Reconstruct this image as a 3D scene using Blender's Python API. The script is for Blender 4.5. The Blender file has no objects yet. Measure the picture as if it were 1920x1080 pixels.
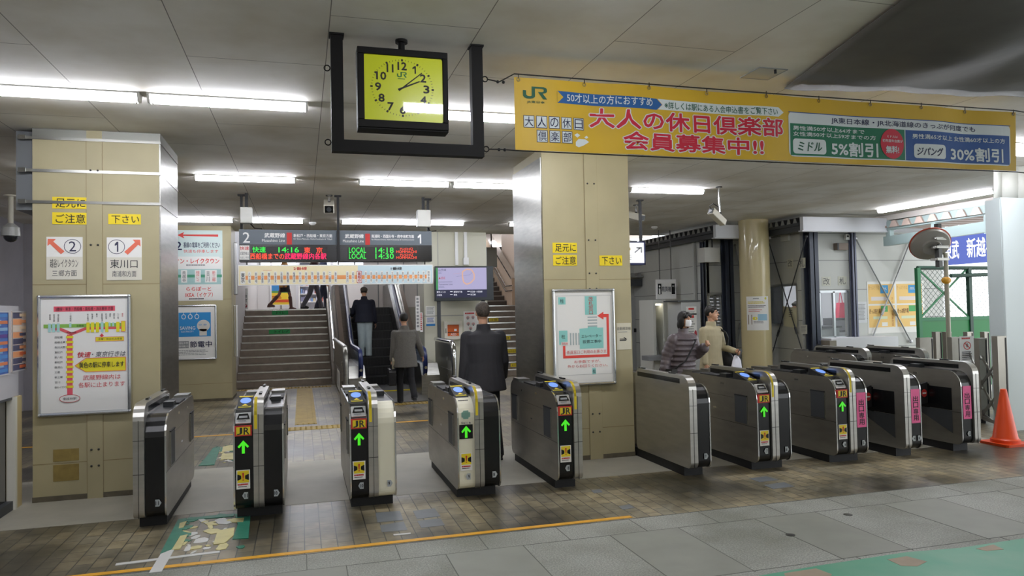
import bpy, math, random
from mathutils import Vector, Matrix
random.seed(7)
S = bpy.context.scene
COL = S.collection
PI = math.pi

# ---------------------------------------------------------------- camera, world, exposure
CAM_H = 1.67
FPX = 1364.5
_yaw, _pit, _rol = math.radians(16.138), math.radians(1.673), math.radians(-1.166)
_f = Vector((math.sin(_yaw) * math.cos(_pit), math.cos(_yaw) * math.cos(_pit), math.sin(_pit)))
_r0 = Vector((math.cos(_yaw), -math.sin(_yaw), 0)); _u0 = _r0.cross(_f)
_r = _r0 * math.cos(_rol) + _u0 * math.sin(_rol)
_u = _u0 * math.cos(_rol) - _r0 * math.sin(_rol)
EYE = Vector((0, 0, CAM_H))
cd = bpy.data.cameras.new('camera'); cam = bpy.data.objects.new('camera', cd); COL.objects.link(cam)
cd.sensor_width = 36; cd.lens = FPX / 1920 * 36; cd.clip_start = .05; cd.clip_end = 200
cam.matrix_world = Matrix(((_r.x, _u.x, -_f.x, 0), (_r.y, _u.y, -_f.y, 0), (_r.z, _u.z, -_f.z, CAM_H), (0, 0, 0, 1)))
S.camera = cam

w = bpy.data.worlds.new('world'); S.world = w; w.use_nodes = True
_bg = w.node_tree.nodes['Background']; _bg.inputs[0].default_value = (.92, .96, 1, 1); _bg.inputs[1].default_value = 2.2
S.view_settings.view_transform = 'Standard'; S.view_settings.look = 'None'
S.view_settings.gamma = 1; S.view_settings.use_curve_mapping = False
S.view_settings.exposure = 0.48
S.cycles.use_denoising = True
S.cycles.max_bounces = 8; S.cycles.diffuse_bounces = 4; S.cycles.glossy_bounces = 3
S.cycles.sample_clamp_indirect = 6; S.cycles.caustics_reflective = False; S.cycles.caustics_refractive = False
TUBE = 30.0          # radiance of the glowing wedges standing in for the lamp tubes

def at_z(x, y, z):
    d = _f * FPX + _r * (x - 960) - _u * (y - 540); return EYE + d * ((z - CAM_H) / d.z)
def at_y(x, y, Y):
    d = _f * FPX + _r * (x - 960) - _u * (y - 540); return EYE + d * (Y / d.y)
def at_x(x, y, X):
    d = _f * FPX + _r * (x - 960) - _u * (y - 540); return EYE + d * (X / d.x)

# ---------------------------------------------------------------- materials
def lin(c):
    if isinstance(c, str):
        c = tuple(int(c[i:i + 2], 16) for i in (0, 2, 4))
    return tuple((v / 255 / 12.92 if v / 255 <= .04045 else ((v / 255 + .055) / 1.055) ** 2.4) for v in c) + (1,)
_mats = {}
def mat(c, rough=.55, metal=0, emit=0, noise=0, scale=6, bump=0, bscale=60, c2=None, coat=0, key=None, stretch=None, trans=0, alpha=1):
    k = (c, rough, metal, emit, noise, scale, bump, bscale, c2, coat, stretch, trans, alpha)
    if k in _mats: return _mats[k]
    m = bpy.data.materials.new('m_' + str(c)); m.use_nodes = True
    nt = m.node_tree; b = nt.nodes['Principled BSDF']; L = nt.links.new
    col = lin(c)
    b.inputs['Base Color'].default_value = col
    b.inputs['Roughness'].default_value = rough; b.inputs['Metallic'].default_value = metal
    if coat: b.inputs['Coat Weight'].default_value = coat
    if trans: b.inputs['Transmission Weight'].default_value = trans
    if alpha < 1: b.inputs['Alpha'].default_value = alpha
    if emit:
        b.inputs['Emission Color'].default_value = col; b.inputs['Emission Strength'].default_value = emit
    if noise or bump:
        tc = nt.nodes.new('ShaderNodeTexCoord'); src = tc.outputs['Object']
        if stretch:
            mp = nt.nodes.new('ShaderNodeMapping'); mp.inputs['Scale'].default_value = stretch; L(src, mp.inputs[0]); src = mp.outputs[0]
    if noise:
        n = nt.nodes.new('ShaderNodeTexNoise'); n.inputs['Scale'].default_value = scale; n.inputs['Detail'].default_value = 5
        L(src, n.inputs['Vector'])
        r = nt.nodes.new('ShaderNodeValToRGB'); r.color_ramp.elements[0].position = .3; r.color_ramp.elements[1].position = .7
        d = lin(c2) if c2 else tuple(v * (1 - noise) for v in col[:3]) + (1,)
        r.color_ramp.elements[0].color = d; r.color_ramp.elements[1].color = col
        L(n.outputs['Fac'], r.inputs[0]); L(r.outputs[0], b.inputs['Base Color'])
    if bump:
        n2 = nt.nodes.new('ShaderNodeTexNoise'); n2.inputs['Scale'].default_value = bscale; n2.inputs['Detail'].default_value = 3
        L(src, n2.inputs['Vector'])
        bp = nt.nodes.new('ShaderNodeBump'); bp.inputs['Strength'].default_value = bump; bp.inputs['Distance'].default_value = .01
        L(n2.outputs['Fac'], bp.inputs['Height']); L(bp.outputs[0], b.inputs['Normal'])
    _mats[k] = m; return m
def flat(c, rough=.6): return mat(c, rough)
def glow(c, s):
    m = mat(c, .5, emit=s); m.node_tree.nodes['Principled BSDF'].inputs['Base Color'].default_value = (.01, .01, .01, 1); return m

STEEL = mat('a3a29c', .30, 1, noise=.25, scale=5, stretch=(1, 1, 6))
CHROME = mat('d2d3d2', .12, 1)
DSTEEL = mat('4a4a48', .35, .8)
BLACK = mat('0c0d0f', .25)
BLACKM = mat('141416', .6)
CREAM = mat('e6e2cb', .35)
WHITE = mat('ededea', .45)
PAPER = mat('ecebe6', .7)
IVORY = mat('d9d5c4', .5)
GREY = mat('8c8e8e', .5)
DGREY = mat('3c3f42', .5)
BLUEGREY = mat('50596a', .45)
TEAL = mat('a9bcbb', .5)
BEIGE = mat('b3a985', .5, noise=.16, scale=1.7)
GLASS = mat('dfe8ea', .05, trans=.9, alpha=.35)

# ---------------------------------------------------------------- things
ROOT = {}
def tag(o, label=None, cat=None, group=None, kind=None):
    if label: o['label'] = label
    if cat: o['category'] = cat
    if group: o['group'] = group
    if kind: o['kind'] = kind
    return o
def thing(name, label, cat, loc=(0, 0, 0), group=None, rz=0, kind=None):
    o = bpy.data.objects.new(name, None); COL.objects.link(o)
    o.empty_display_size = .1
    o.location = loc; o.rotation_euler = (0, 0, rz)
    ROOT[o.name] = Matrix.Translation(Vector(loc)) @ Matrix.Rotation(rz, 4, 'Z')
    return tag(o, label, cat, group, kind)
def copy_tree(o, loc=None, label=None, rz=None):
    def rec(a, p):
        c = a.copy(); COL.objects.link(c); c.parent = p
        for ch in a.children: rec(ch, c)
        return c
    r = rec(o, None)
    if loc is not None: r.location = loc
    if rz is not None: r.rotation_euler = (0, 0, rz)
    ROOT[r.name] = Matrix.Translation(r.location) @ Matrix.Rotation(r.rotation_euler[2], 4, 'Z')
    if label: r['label'] = label
    return r

def orth(d):
    d = d.normalized(); a = Vector((0, 0, 1)) if abs(d.z) < .9 else Vector((1, 0, 0))
    s = d.cross(a).normalized(); return s, s.cross(d).normalized()

class MB:
    """collects shapes and links them as one mesh object"""
    def __init__(s): s.v, s.f, s.m, s.mats, s.sm = [], [], [], [], []
    def mi(s, m):
        if m not in s.mats: s.mats.append(m)
        return s.mats.index(m)
    def add(s, vs, fs, m, smooth=False):
        b = len(s.v); s.v += [tuple(v) for v in vs]; k = s.mi(m)
        for f in fs: s.f.append([b + i for i in f]); s.m.append(k); s.sm.append(smooth)
        return s
    def poly(s, pts, m): return s.add(pts, [list(range(len(pts)))], m)
    def box(s, lo, hi, m):
        x0, y0, z0 = lo; x1, y1, z1 = hi
        x0, x1 = min(x0, x1), max(x0, x1); y0, y1 = min(y0, y1), max(y0, y1); z0, z1 = min(z0, z1), max(z0, z1)
        v = [(x, y, z) for z in (z0, z1) for x, y in ((x0, y0), (x1, y0), (x1, y1), (x0, y1))]
        return s.add(v, [(3, 2, 1, 0), (4, 5, 6, 7), (0, 1, 5, 4), (1, 2, 6, 5), (2, 3, 7, 6), (3, 0, 4, 7)], m)
    def cbox(s, c, size, m, rot=None):
        h = [q / 2 for q in size]; R = rot or Matrix.Identity(3)
        v = [Vector(c) + R @ Vector((x * h[0], y * h[1], z * h[2])) for z in (-1, 1) for x, y in ((-1, -1), (1, -1), (1, 1), (-1, 1))]
        return s.add(v, [(3, 2, 1, 0), (4, 5, 6, 7), (0, 1, 5, 4), (1, 2, 6, 5), (2, 3, 7, 6), (3, 0, 4, 7)], m)
    def beam(s, a, b, wd, ht, m, up=(0, 0, 1)):
        a, b = Vector(a), Vector(b); d = (b - a).normalized(); up = Vector(up)
        sd = d.cross(up).normalized(); u2 = sd.cross(d)
        v = [p + sd * (i * wd / 2) + u2 * (j * ht / 2) for p in (a, b) for i, j in ((-1, -1), (1, -1), (1, 1), (-1, 1))]
        return s.add(v, [(3, 2, 1, 0), (4, 5, 6, 7), (0, 1, 5, 4), (1, 2, 6, 5), (2, 3, 7, 6), (3, 0, 4, 7)], m)
    def prism(s, pts, axis, a, b, m, capm=None, fm=None):
        """polygon pts (2D, the two other axes in xyz order) extruded along axis from a to b; fm(i, p, q) picks a side's material"""
        def P(p, t): return {'x': (t, p[0], p[1]), 'y': (p[0], t, p[1]), 'z': (p[0], p[1], t)}[axis]
        n = len(pts)
        for i in range(n):
            p, q = pts[i], pts[(i + 1) % n]
            s.add([P(p, a), P(q, a), P(q, b), P(p, b)], [(0, 1, 2, 3)], fm(i, p, q) if fm else m)
        s.add([P(p, a) for p in pts], [list(range(n))[::-1]], capm or m)
        s.add([P(p, b) for p in pts], [list(range(n))], capm or m)
        return s
    def tube(s, path, r, m, n=8, caps=True, closed=False):
        path = [Vector(p) for p in path]; N = len(path); rs = r if isinstance(r, (list, tuple)) else [r] * N
        rings = []; ref = None
        for i, p in enumerate(path):
            if closed: d = path[(i + 1) % N] - path[i - 1]
            else: d = path[min(i + 1, N - 1)] - path[max(i - 1, 0)]
            if ref is None: ref, _ = orth(d)
            d.normalize(); a = (ref - d * ref.dot(d)).normalized(); ref = a; b = d.cross(a)
            rings.append([p + (a * math.cos(2 * PI * k / n) + b * math.sin(2 * PI * k / n)) * rs[i] for k in range(n)])
        vs = [q for g in rings for q in g]; fs = []
        for i in range(N if closed else N - 1):
            j = (i + 1) % N
            for k in range(n): fs.append((i * n + k, i * n + (k + 1) % n, j * n + (k + 1) % n, j * n + k))
        if caps and not closed: fs += [tuple(range(n))[::-1], tuple((N - 1) * n + k for k in range(n))]
        return s.add(vs, fs, m, True)
    def cyl(s, a, b, r, m, n=12): return s.tube([a, b], r, m, n)
    def lathe(s, prof, c, m, n=16, axis='z'):
        vs, fs = [], []
        for r, z in prof:
            for k in range(n):
                x, y = r * math.cos(2 * PI * k / n), r * math.sin(2 * PI * k / n)
                vs.append(Vector(c) + (Vector((x, y, z)) if axis == 'z' else Vector((x, z, y)) if axis == 'y' else Vector((z, x, y))))
        for i in range(len(prof) - 1):
            for k in range(n): fs.append((i * n + k, i * n + (k + 1) % n, (i + 1) * n + (k + 1) % n, (i + 1) * n + k))
        fs += [tuple(range(n))[::-1], tuple((len(prof) - 1) * n + k for k in range(n))]
        return s.add(vs, fs, m, True)
    def ball(s, c, r, m, nu=12, nv=8, rot=None):
        r = (r, r, r) if not isinstance(r, (tuple, list)) else r; R = rot or Matrix.Identity(3)
        vs, fs = [], []
        for j in range(nv + 1):
            t = PI * j / nv
            for i in range(nu):
                p = 2 * PI * i / nu
                vs.append(Vector(c) + R @ Vector((r[0] * math.sin(t) * math.cos(p), r[1] * math.sin(t) * math.sin(p), r[2] * math.cos(t))))
        for j in range(nv):
            for i in range(nu): fs.append((j * nu + i, (j + 1) * nu + i, (j + 1) * nu + (i + 1) % nu, j * nu + (i + 1) % nu))
        return s.add(vs, fs, m, True)
    def capsule(s, a, b, ra, rb, m, n=10):
        a, b = Vector(a), Vector(b); d = (b - a); L = max(d.length, 1e-6); d.normalize()
        path, rs = [], []
        for k in range(4): t = PI / 2 * (1 - k / 4); path.append(a - d * ra * math.sin(t)); rs.append(max(ra * math.cos(t), 1e-3))
        path += [a, b]; rs += [ra, rb]
        for k in range(1, 5): t = PI / 2 * k / 4; path.append(b + d * rb * math.sin(t)); rs.append(max(rb * math.cos(t), 1e-3))
        return s.tube(path, rs, m, n)
    def build(s, name, parent=None, label=None, cat=None, group=None, kind=None, w=True, bevel=0, origin=None, shade=None):
        vs = [Vector(v) for v in s.v]; o_loc = Vector((0, 0, 0))
        if parent is not None:
            if w:
                r = parent
                while r.parent: r = r.parent
                M = ROOT[r.name].inverted()
                vs = [M @ v for v in vs]
        else:
            if origin is None:
                lo = [min(v[i] for v in vs) for i in range(3)]; hi = [max(v[i] for v in vs) for i in range(3)]
                origin = ((lo[0] + hi[0]) / 2, (lo[1] + hi[1]) / 2, lo[2])
            o_loc = Vector(origin); vs = [v - o_loc for v in vs]
        me = bpy.data.meshes.new(name)
        me.from_pydata([tuple(v) for v in vs], [], s.f)
        for m in s.mats: me.materials.append(m)
        me.polygons.foreach_set('material_index', s.m)
        me.polygons.foreach_set('use_smooth', s.sm)
        me.update()
        if any(s.sm): me.set_sharp_from_angle(angle=math.radians(40))
        o = bpy.data.objects.new(name, me); COL.objects.link(o)
        o.location = o_loc
        if parent is not None: o.parent = parent
        else: ROOT[o.name] = Matrix.Translation(o_loc)
        if bevel:
            md = o.modifiers.new('edge', 'BEVEL'); md.width = bevel; md.segments = 2; md.limit_method = 'ANGLE'; md.angle_limit = .7
        return tag(o, label, cat, group, kind)

def rrect(y0, y1, z0, z1, rs, n=5):
    """rounded rectangle, corner radii rs = (y0z0, y1z0, y1z1, y0z1)"""
    out = []
    for (cy, cz, a0), r in zip(((y0, z0, PI), (y1, z0, 1.5 * PI), (y1, z1, 0), (y0, z1, .5 * PI)), rs):
        sy = 1 if cy == y0 else -1; sz = 1 if cz == z0 else -1
        if r <= 0: out.append((cy, cz)); continue
        for k in range(n + 1):
            a = a0 + PI / 2 * k / n
            out.append((cy + sy * r + r * math.cos(a), cz + sz * r + r * math.sin(a)))
    return out

# ---------------------------------------------------------------- lettering
_tc = {}
def glyphs(txt, bold=0, res=2, shear=0):
    k = (txt, bold, res, shear)
    if k in _tc: return _tc[k]
    c = bpy.data.curves.new('t', 'FONT'); c.body = txt; c.resolution_u = res; c.offset = bold; c.align_x = 'CENTER'; c.shear = shear
    if '\n' in txt: c.space_line = .95
    o = bpy.data.objects.new('t', c); COL.objects.link(o)
    dg = bpy.context.evaluated_depsgraph_get(); me = bpy.data.meshes.new_from_object(o.evaluated_get(dg))
    vs = [(v.co.x, v.co.y) for v in me.vertices]; fs = [tuple(p.vertices) for p in me.polygons]
    bpy.data.objects.remove(o); bpy.data.curves.remove(c); bpy.data.meshes.remove(me)
    if not vs: vs = [(0, 0)]; fs = []
    x0, x1 = min(v[0] for v in vs), max(v[0] for v in vs); y0, y1 = min(v[1] for v in vs), max(v[1] for v in vs)
    _tc[k] = ([((v[0] - x0) / max(x1 - x0, 1e-6), (v[1] - y0) / max(y1 - y0, 1e-6)) for v in vs], fs)
    return _tc[k]

class Sheet:
    """a flat printed face: u to the right 0..W, v downwards 0..H, layers lifted off the face by EPS each"""
    EPS = .002
    def __init__(s, tl, tr, bl, W, H, lift=0.0):
        s.o, s.W, s.H = Vector(tl), W, H
        s.ux = (Vector(tr) - s.o) / W; s.vy = (Vector(bl) - s.o) / H
        s.n = s.vy.cross(s.ux).normalized()          # towards the reader
        s.o = s.o + s.n * lift; s.mb = MB()
    def P(s, u, v, l=1): return s.o + s.ux * u + s.vy * v + s.n * (s.EPS * l)
    def poly(s, pts, m, l=1): s.mb.poly([s.P(u, v, l) for u, v in pts][::-1], m); return s
    def rect(s, u0, v0, u1, v1, m, l=1): return s.poly([(u0, v0), (u1, v0), (u1, v1), (u0, v1)], m, l)
    def rrect(s, u0, v0, u1, v1, r, m, l=1): return s.poly(rrect(u0, u1, v0, v1, (r,) * 4, 4), m, l)
    def disc(s, u, v, ru, rv, m, l=1, n=24): return s.poly([(u + ru * math.cos(2 * PI * k / n), v + rv * math.sin(2 * PI * k / n)) for k in range(n)], m, l)
    def ring(s, u, v, ru, rv, t, m, l=1, n=28):
        for k in range(n):
            a, b = 2 * PI * k / n, 2 * PI * (k + 1) / n
            s.poly([(u + ru * math.cos(a), v + rv * math.sin(a)), (u + ru * math.cos(b), v + rv * math.sin(b)),
                    (u + (ru - t) * math.cos(b), v + (rv - t) * math.sin(b)), (u + (ru - t) * math.cos(a), v + (rv - t) * math.sin(a))], m, l)
        return s
    def line(s, pts, t, m, l=1):
        for (a, b), (c, d) in zip(pts, pts[1:]):
            L = math.hypot(c - a, d - b) or 1; nx, ny = -(d - b) / L * t / 2, (c - a) / L * t / 2
            s.poly([(a + nx, b + ny), (c + nx, d + ny), (c - nx, d - ny), (a - nx, b - ny)], m, l)
        return s
    def frame(s, u0, v0, u1, v1, t, m, l=1):
        s.rect(u0, v0, u1, v0 + t, m, l); s.rect(u0, v1 - t, u1, v1, m, l); s.rect(u0, v0 + t, u0 + t, v1 - t, m, l); return s.rect(u1 - t, v0 + t, u1, v1 - t, m, l)
    def text(s, t, u0, v0, u1, v1, m, l=2, bold=0.0, res=2, shear=0):
        if t == '1':
            return s.poly([(u0 + x * (u1 - u0), v0 + y * (v1 - v0)) for x, y in ((.60, 0), (1, 0), (1, 1), (.60, 1), (.60, .30), (0, .42), (0, .22))], m, l)
        vs, fs = glyphs(t, 0, res, shear)
        b = bold * (v1 - v0) / (1 + t.count('\n')); sq = s.vy.length / s.ux.length
        for i, a in enumerate(((0, 0),) if not bold else ((b, 0), (-b, 0), (0, b), (0, -b)) if bold < .03 else tuple((b * math.cos(k * PI / 4), b * math.sin(k * PI / 4)) for k in range(8))):
            s.mb.add([s.P(u0 + x * (u1 - u0) + a[0] * sq, v1 - y * (v1 - v0) + a[1], l + .08 * i) for x, y in vs], fs, m)
        return s
    def lines(s, u0, v0, u1, v1, n, m, l=2, fill=.5, seed=0):
        """rows of print too small to read"""
        r = random.Random(seed); h = (v1 - v0) / n
        for i in range(n):
            u = u0; end = u1 - (u1 - u0) * r.random() * .25
            while u < end:
                q = min(end, u + (u1 - u0) * (.03 + .07 * r.random())); s.rect(u, v0 + i * h, q, v0 + i * h + h * fill, m, l); u = q + (u1 - u0) * .012
        return s
    def build(s, name='lettering', parent=None, **k): return s.mb.build(name, parent, **k)
    def slab(s, m, t=.004, mb=None, pad=0):
        """the sheet's own body, t thick, behind its face"""
        mb = mb or MB(); a = [s.o + s.ux * u + s.vy * v for u, v in ((-pad, -pad), (s.W + pad, -pad), (s.W + pad, s.H + pad), (-pad, s.H + pad))]
        v = a + [p - s.n * t for p in a]
        mb.add(v, [(3, 2, 1, 0), (4, 5, 6, 7), (0, 1, 5, 4), (1, 2, 6, 5), (2, 3, 7, 6), (3, 0, 4, 7)], m); return mb

def sheet_y(Y, px0, py0, px1, py1, W, H, lift=0.0):
    """a sheet in the plane y = Y from the photograph's upper left to its lower right corner"""
    a, b = at_y(px0, py0, Y), at_y(px1, py1, Y)
    return Sheet((a.x, Y, a.z), (b.x, Y, a.z), (a.x, Y, b.z), W, H, lift)
def sheet_x(X, px0, py0, px1, py1, W, H, lift=0.0):
    a, b = at_x(px0, py0, X), at_x(px1, py1, X)
    return Sheet((X, a.y, a.z), (X, b.y, a.z), (X, a.y, b.z), W, H, lift)
def sign(sh, name, label, cat, body=PAPER, t=.004, group=None):
    o = sh.slab(body, t).build(name, None, label, cat, group)
    if sh.mb.v: sh.build('lettering', o)
    return o

INK = mat('22242a', .7); RED = mat('c8302c', .6); SIGNY = mat('f0d81e', .5); GREEN = mat('1d8a5a', .6); NAVY = mat('20264c', .7)
# ================================================================ setting
CZ = 3.425

# ---- floor
def floor_mats():
    def base(name):
        m = bpy.data.materials.new(name); m.use_nodes = True; nt = m.node_tree
        return m, nt, nt.nodes['Principled BSDF'], nt.links.new
    def node(nt, t, **k):
        n = nt.nodes.new('ShaderNode' + t)
        for a, b in k.items():
            if a in n.inputs: n.inputs[a].default_value = b
        return n
    # brick tiles
    m, nt, b, L = base('brick_tiles')
    tc = node(nt, 'TexCoord')
    mp = node(nt, 'Mapping'); mp.inputs['Rotation'].default_value = (0, 0, PI / 2); L(tc.outputs['Object'], mp.inputs[0])
    br = node(nt, 'TexBrick', Scale=1.0); br.inputs['Brick Width'].default_value = .20; br.inputs['Row Height'].default_value = .115
    br.inputs['Mortar Size'].default_value = .004; br.inputs['Color1'].default_value = lin('9f9274'); br.inputs['Color2'].default_value = lin('857f6c'); br.inputs['Mortar'].default_value = lin('454440')
    br.inputs['Bias'].default_value = -.1
    L(mp.outputs[0], br.inputs['Vector'])
    n1 = node(nt, 'TexNoise', Scale=.9, Detail=6.0); L(tc.outputs['Object'], n1.inputs['Vector'])
    r1 = node(nt, 'ValToRGB'); r1.color_ramp.elements[0].position = .40; r1.color_ramp.elements[1].position = .62
    r1.color_ramp.elements[0].color = lin('7a7b7a'); r1.color_ramp.elements[1].color = (1, 1, 1, 1); L(n1.outputs[0], r1.inputs[0])
    mx = node(nt, 'MixRGB'); mx.blend_type = 'MULTIPLY'; mx.inputs[0].default_value = 1; L(br.outputs[0], mx.inputs[1]); L(r1.outputs[0], mx.inputs[2])
    # scattered dark slate tiles
    v = node(nt, 'TexVoronoi', Scale=2.3); L(tc.outputs['Object'], v.inputs['Vector'])
    n3 = node(nt, 'TexNoise', Scale=9.0, Detail=6.0); L(tc.outputs['Object'], n3.inputs['Vector'])
    r3 = node(nt, 'ValToRGB'); r3.color_ramp.elements[0].position = .35; r3.color_ramp.elements[1].position = .6
    r3.color_ramp.elements[0].color = lin('c9c6be'); r3.color_ramp.elements[1].color = (1, 1, 1, 1); L(n3.outputs[0], r3.inputs[0])
    mx2 = node(nt, 'MixRGB'); mx2.blend_type = 'MULTIPLY'; mx2.inputs[0].default_value = .8; L(mx.outputs[0], mx2.inputs[1]); L(r3.outputs[0], mx2.inputs[2])
    L(mx2.outputs[0], b.inputs['Base Color'])
    rr = node(nt, 'ValToRGB'); rr.color_ramp.elements[0].color = (.22, .22, .22, 1); rr.color_ramp.elements[1].color = (.5, .5, .5, 1); L(n1.outputs[0], rr.inputs[0]); L(rr.outputs[0], b.inputs['Roughness'])
    bp = node(nt, 'Bump', Strength=.35, Distance=.004); L(br.outputs['Fac'], bp.inputs['Height']); bp.invert = True; L(bp.outputs[0], b.inputs['Normal'])
    tiles = m
    # granite paving: wide slabs
    m, nt, b, L = base('granite_paving')
    tc = node(nt, 'TexCoord')
    n1 = node(nt, 'TexNoise', Scale=90.0, Detail=3.0); L(tc.outputs['Object'], n1.inputs['Vector'])
    r1 = node(nt, 'ValToRGB'); r1.color_ramp.elements[0].position = .38; r1.color_ramp.elements[1].position = .66
    r1.color_ramp.elements[0].color = lin('7e7f78'); r1.color_ramp.elements[1].color = lin('a5a69c'); L(n1.outputs[0], r1.inputs[0])
    n2 = node(nt, 'TexNoise', Scale=1.4, Detail=4.0); L(tc.outputs['Object'], n2.inputs['Vector'])
    r2 = node(nt, 'ValToRGB'); r2.color_ramp.elements[0].position = .35; r2.color_ramp.elements[1].position = .6
    r2.color_ramp.elements[0].color = lin('d0d0c8'); r2.color_ramp.elements[1].color = (1, 1, 1, 1); L(n2.outputs[0], r2.inputs[0])
    mx = node(nt, 'MixRGB'); mx.blend_type = 'MULTIPLY'; mx.inputs[0].default_value = 1; L(r1.outputs[0], mx.inputs[1]); L(r2.outputs[0], mx.inputs[2])
    L(mx.outputs[0], b.inputs['Base Color']); b.inputs['Roughness'].default_value = .55
    granite = m
    smooth = mat('86877c', .5, noise=.15, scale=4)
    concrete = mat('a9a596', .55, noise=.22, scale=2.2)
    return tiles, granite, smooth, concrete
TILES, GRANITE, SMOOTH, CONCRETE = floor_mats()
JOINT = mat('5a5a54', .8)
Y_GR = 5.31                                            # edge of the granite paving
fl = MB()
def slab(x0, y0, x1, y1, m): fl.poly([(x0, y0, 0), (x1, y0, 0), (x1, y1, 0), (x0, y1, 0)], m)
slab(-6, Y_GR, 16, 6.70, TILES)
slab(-6, 6.70, 16, 10.62, TILES)
slab(-6, 10.62, 16, 30, TILES)
slab(-6, -6, 16, Y_GR, GRANITE)
floor = fl.build('floor', None, kind='structure', origin=(0, 0, 0))
# the granite field's joints and smoother inlaid slabs; the concrete strip under the gates
pv = MB()
for y in (4.98, 4.02): pv.box((-6, y - .004, -.01), (16, y + .004, .0006), JOINT)
for k in range(-4, 12):
    x = .93 + k * 1.22
    pv.box((x, 4.024, -.01), (x + .55, 4.976, .0008), SMOOTH)
    pv.box((x - .004, 4.0, -.01), (x + .002, 4.98, .0012), JOINT); pv.box((x + .55, 4.0, -.01), (x + .556, 4.98, .0012), JOINT)
    for q in (0, .61): pv.box((x + .3 + q, 4.98, -.01), (x + .305 + q, Y_GR, .0012), JOINT)
    pv.box((x + .1, 2.6, -.01), (x + .106, 4.02, .0012), JOINT)
pv.box((-6, Y_GR - .006, -.01), (16, Y_GR + .004, .001), JOINT)
pv.build('floor_paving_joints', None, kind='structure')
cs = MB()
cs.box((-6, 6.70, -.02), (2.55, 8.6, .002), CONCRETE); cs.box((2.55, 6.70, -.02), (7.9, 7.50, .002), CONCRETE)
cs.build('floor_concrete_strip', None, kind='structure')

# ---- ceiling: boards with fine joints
def ceiling_mat():
    m = bpy.data.materials.new('ceiling_board'); m.use_nodes = True; nt = m.node_tree; b = nt.nodes['Principled BSDF']; L = nt.links.new
    tc = nt.nodes.new('ShaderNodeTexCoord'); mp = nt.nodes.new('ShaderNodeMapping')
    mp.inputs['Location'].default_value = (0, .183, 0); mp.inputs['Rotation'].default_value = (0, 0, 0)
    L(tc.outputs['Object'], mp.inputs[0])
    sp = nt.nodes.new('ShaderNodeSeparateXYZ'); L(mp.outputs[0], sp.inputs[0])
    cb = nt.nodes.new('ShaderNodeCombineXYZ'); L(sp.outputs[1], cb.inputs[0])
    ad = nt.nodes.new('ShaderNodeMath'); ad.operation = 'ADD'; ad.inputs[1].default_value = -.181; L(sp.outputs[0], ad.inputs[0]); L(ad.outputs[0], cb.inputs[1])
    br = nt.nodes.new('ShaderNodeTexBrick'); br.inputs['Scale'].default_value = 1; br.inputs['Brick Width'].default_value = 1.82; br.inputs['Row Height'].default_value = .91
    br.inputs['Mortar Size'].default_value = .0035; br.inputs['Mortar Smooth'].default_value = .3
    br.inputs['Color1'].default_value = lin('efede6'); br.inputs['Color2'].default_value = lin('eae7df'); br.inputs['Mortar'].default_value = lin('85817a')
    L(cb.outputs[0], br.inputs['Vector'])
    n = nt.nodes.new('ShaderNodeTexNoise'); n.inputs['Scale'].default_value = 1.2; n.inputs['Detail'].default_value = 6; L(tc.outputs['Object'], n.inputs['Vector'])
    r = nt.nodes.new('ShaderNodeValToRGB'); r.color_ramp.elements[0].position = .3; r.color_ramp.elements[0].color = lin('e2ddd2'); r.color_ramp.elements[1].position = .6; r.color_ramp.elements[1].color = (1, 1, 1, 1)
    L(n.outputs[0], r.inputs[0])
    mx = nt.nodes.new('ShaderNodeMixRGB'); mx.blend_type = 'MULTIPLY'; mx.inputs[0].default_value = 1; L(br.outputs[0], mx.inputs[1]); L(r.outputs[0], mx.inputs[2])
    L(mx.outputs[0], b.inputs['Base Color']); b.inputs['Roughness'].default_value = .7
    return m
CEIL = ceiling_mat()
cm = MB(); cm.box((-6, -5, CZ), (14, 16.3, CZ + .25), CEIL); cm.build('ceiling', None, kind='structure', origin=(0, 0, CZ))
cm = MB(); cm.box((-6, 16.3, 4.6), (14, 32, 4.8), mat('d9c9bd', .7)); cm.box((-6, 16.2, CZ + .25), (14, 16.3, 4.6), IVORY); cm.build('ceiling_upper', None, kind='structure')

# ---- pillars clad in beige board
def pillar(name, x0, x1, y0, y1, z1, side=None, seams=True, label=None, batten=None, joints=()):
    m = MB(); m.box((x0, y0, 0), (x1, y1, z1), BEIGE)
    dark = mat('8a7b56', .6)
    if side == 'L': m.box((x0 - .012, y0 + .01, .75), (x0, y1, z1 - .1), STEEL)
    if side == 'R': m.box((x0, y0 - .004, z1 - .09), (x1 + .014, y1, z1), mat('8f8f88', .4, .5))
    if side == 'R': m.box((x1, y0 + .01, .75), (x1 + .012, y1, z1 - .1), STEEL)
    if batten:
        m.box((batten[0], y0 - .008, .0), (batten[1], y0, z1), BEIGE)
        m.box((batten[0] - .006, y0 - .001, 0), (batten[0], y0, z1), dark); m.box((batten[1], y0 - .001, 0), (batten[1] + .004, y0, z1), dark)
        for z in joints:
            for x in (batten[0] + .035, batten[1] - .035): m.lathe([(.010, 0), (.010, -.005), (.004, -.009)], (x, y0 - .008, z), DSTEEL, 8, 'y')
    for z in (.34, 1.98): m.box((x0, y0 - .0012, z), (x1, y0, z + .006), dark)
    m.box((x0 - .004, y0 - .004, 0), (x1 + .004, y1, .05), mat('6d6553', .8, noise=.4, scale=9))
    return m.build(name, None, label, None, kind='structure')
PLY = 7.61; PLX0, PLX1 = -2.364, -1.302
PCY = 7.505; PCX0, PCX1 = 2.535, 3.565
pl = pillar('pillar', PLX0, PLX1, PLY, 8.62, CZ, 'R', label='wide beige clad pillar with direction signs beside the ticket gate', batten=(-1.92, -1.79), joints=(.3, .45, 1.72, 1.88, 2.35, 3.05))
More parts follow.
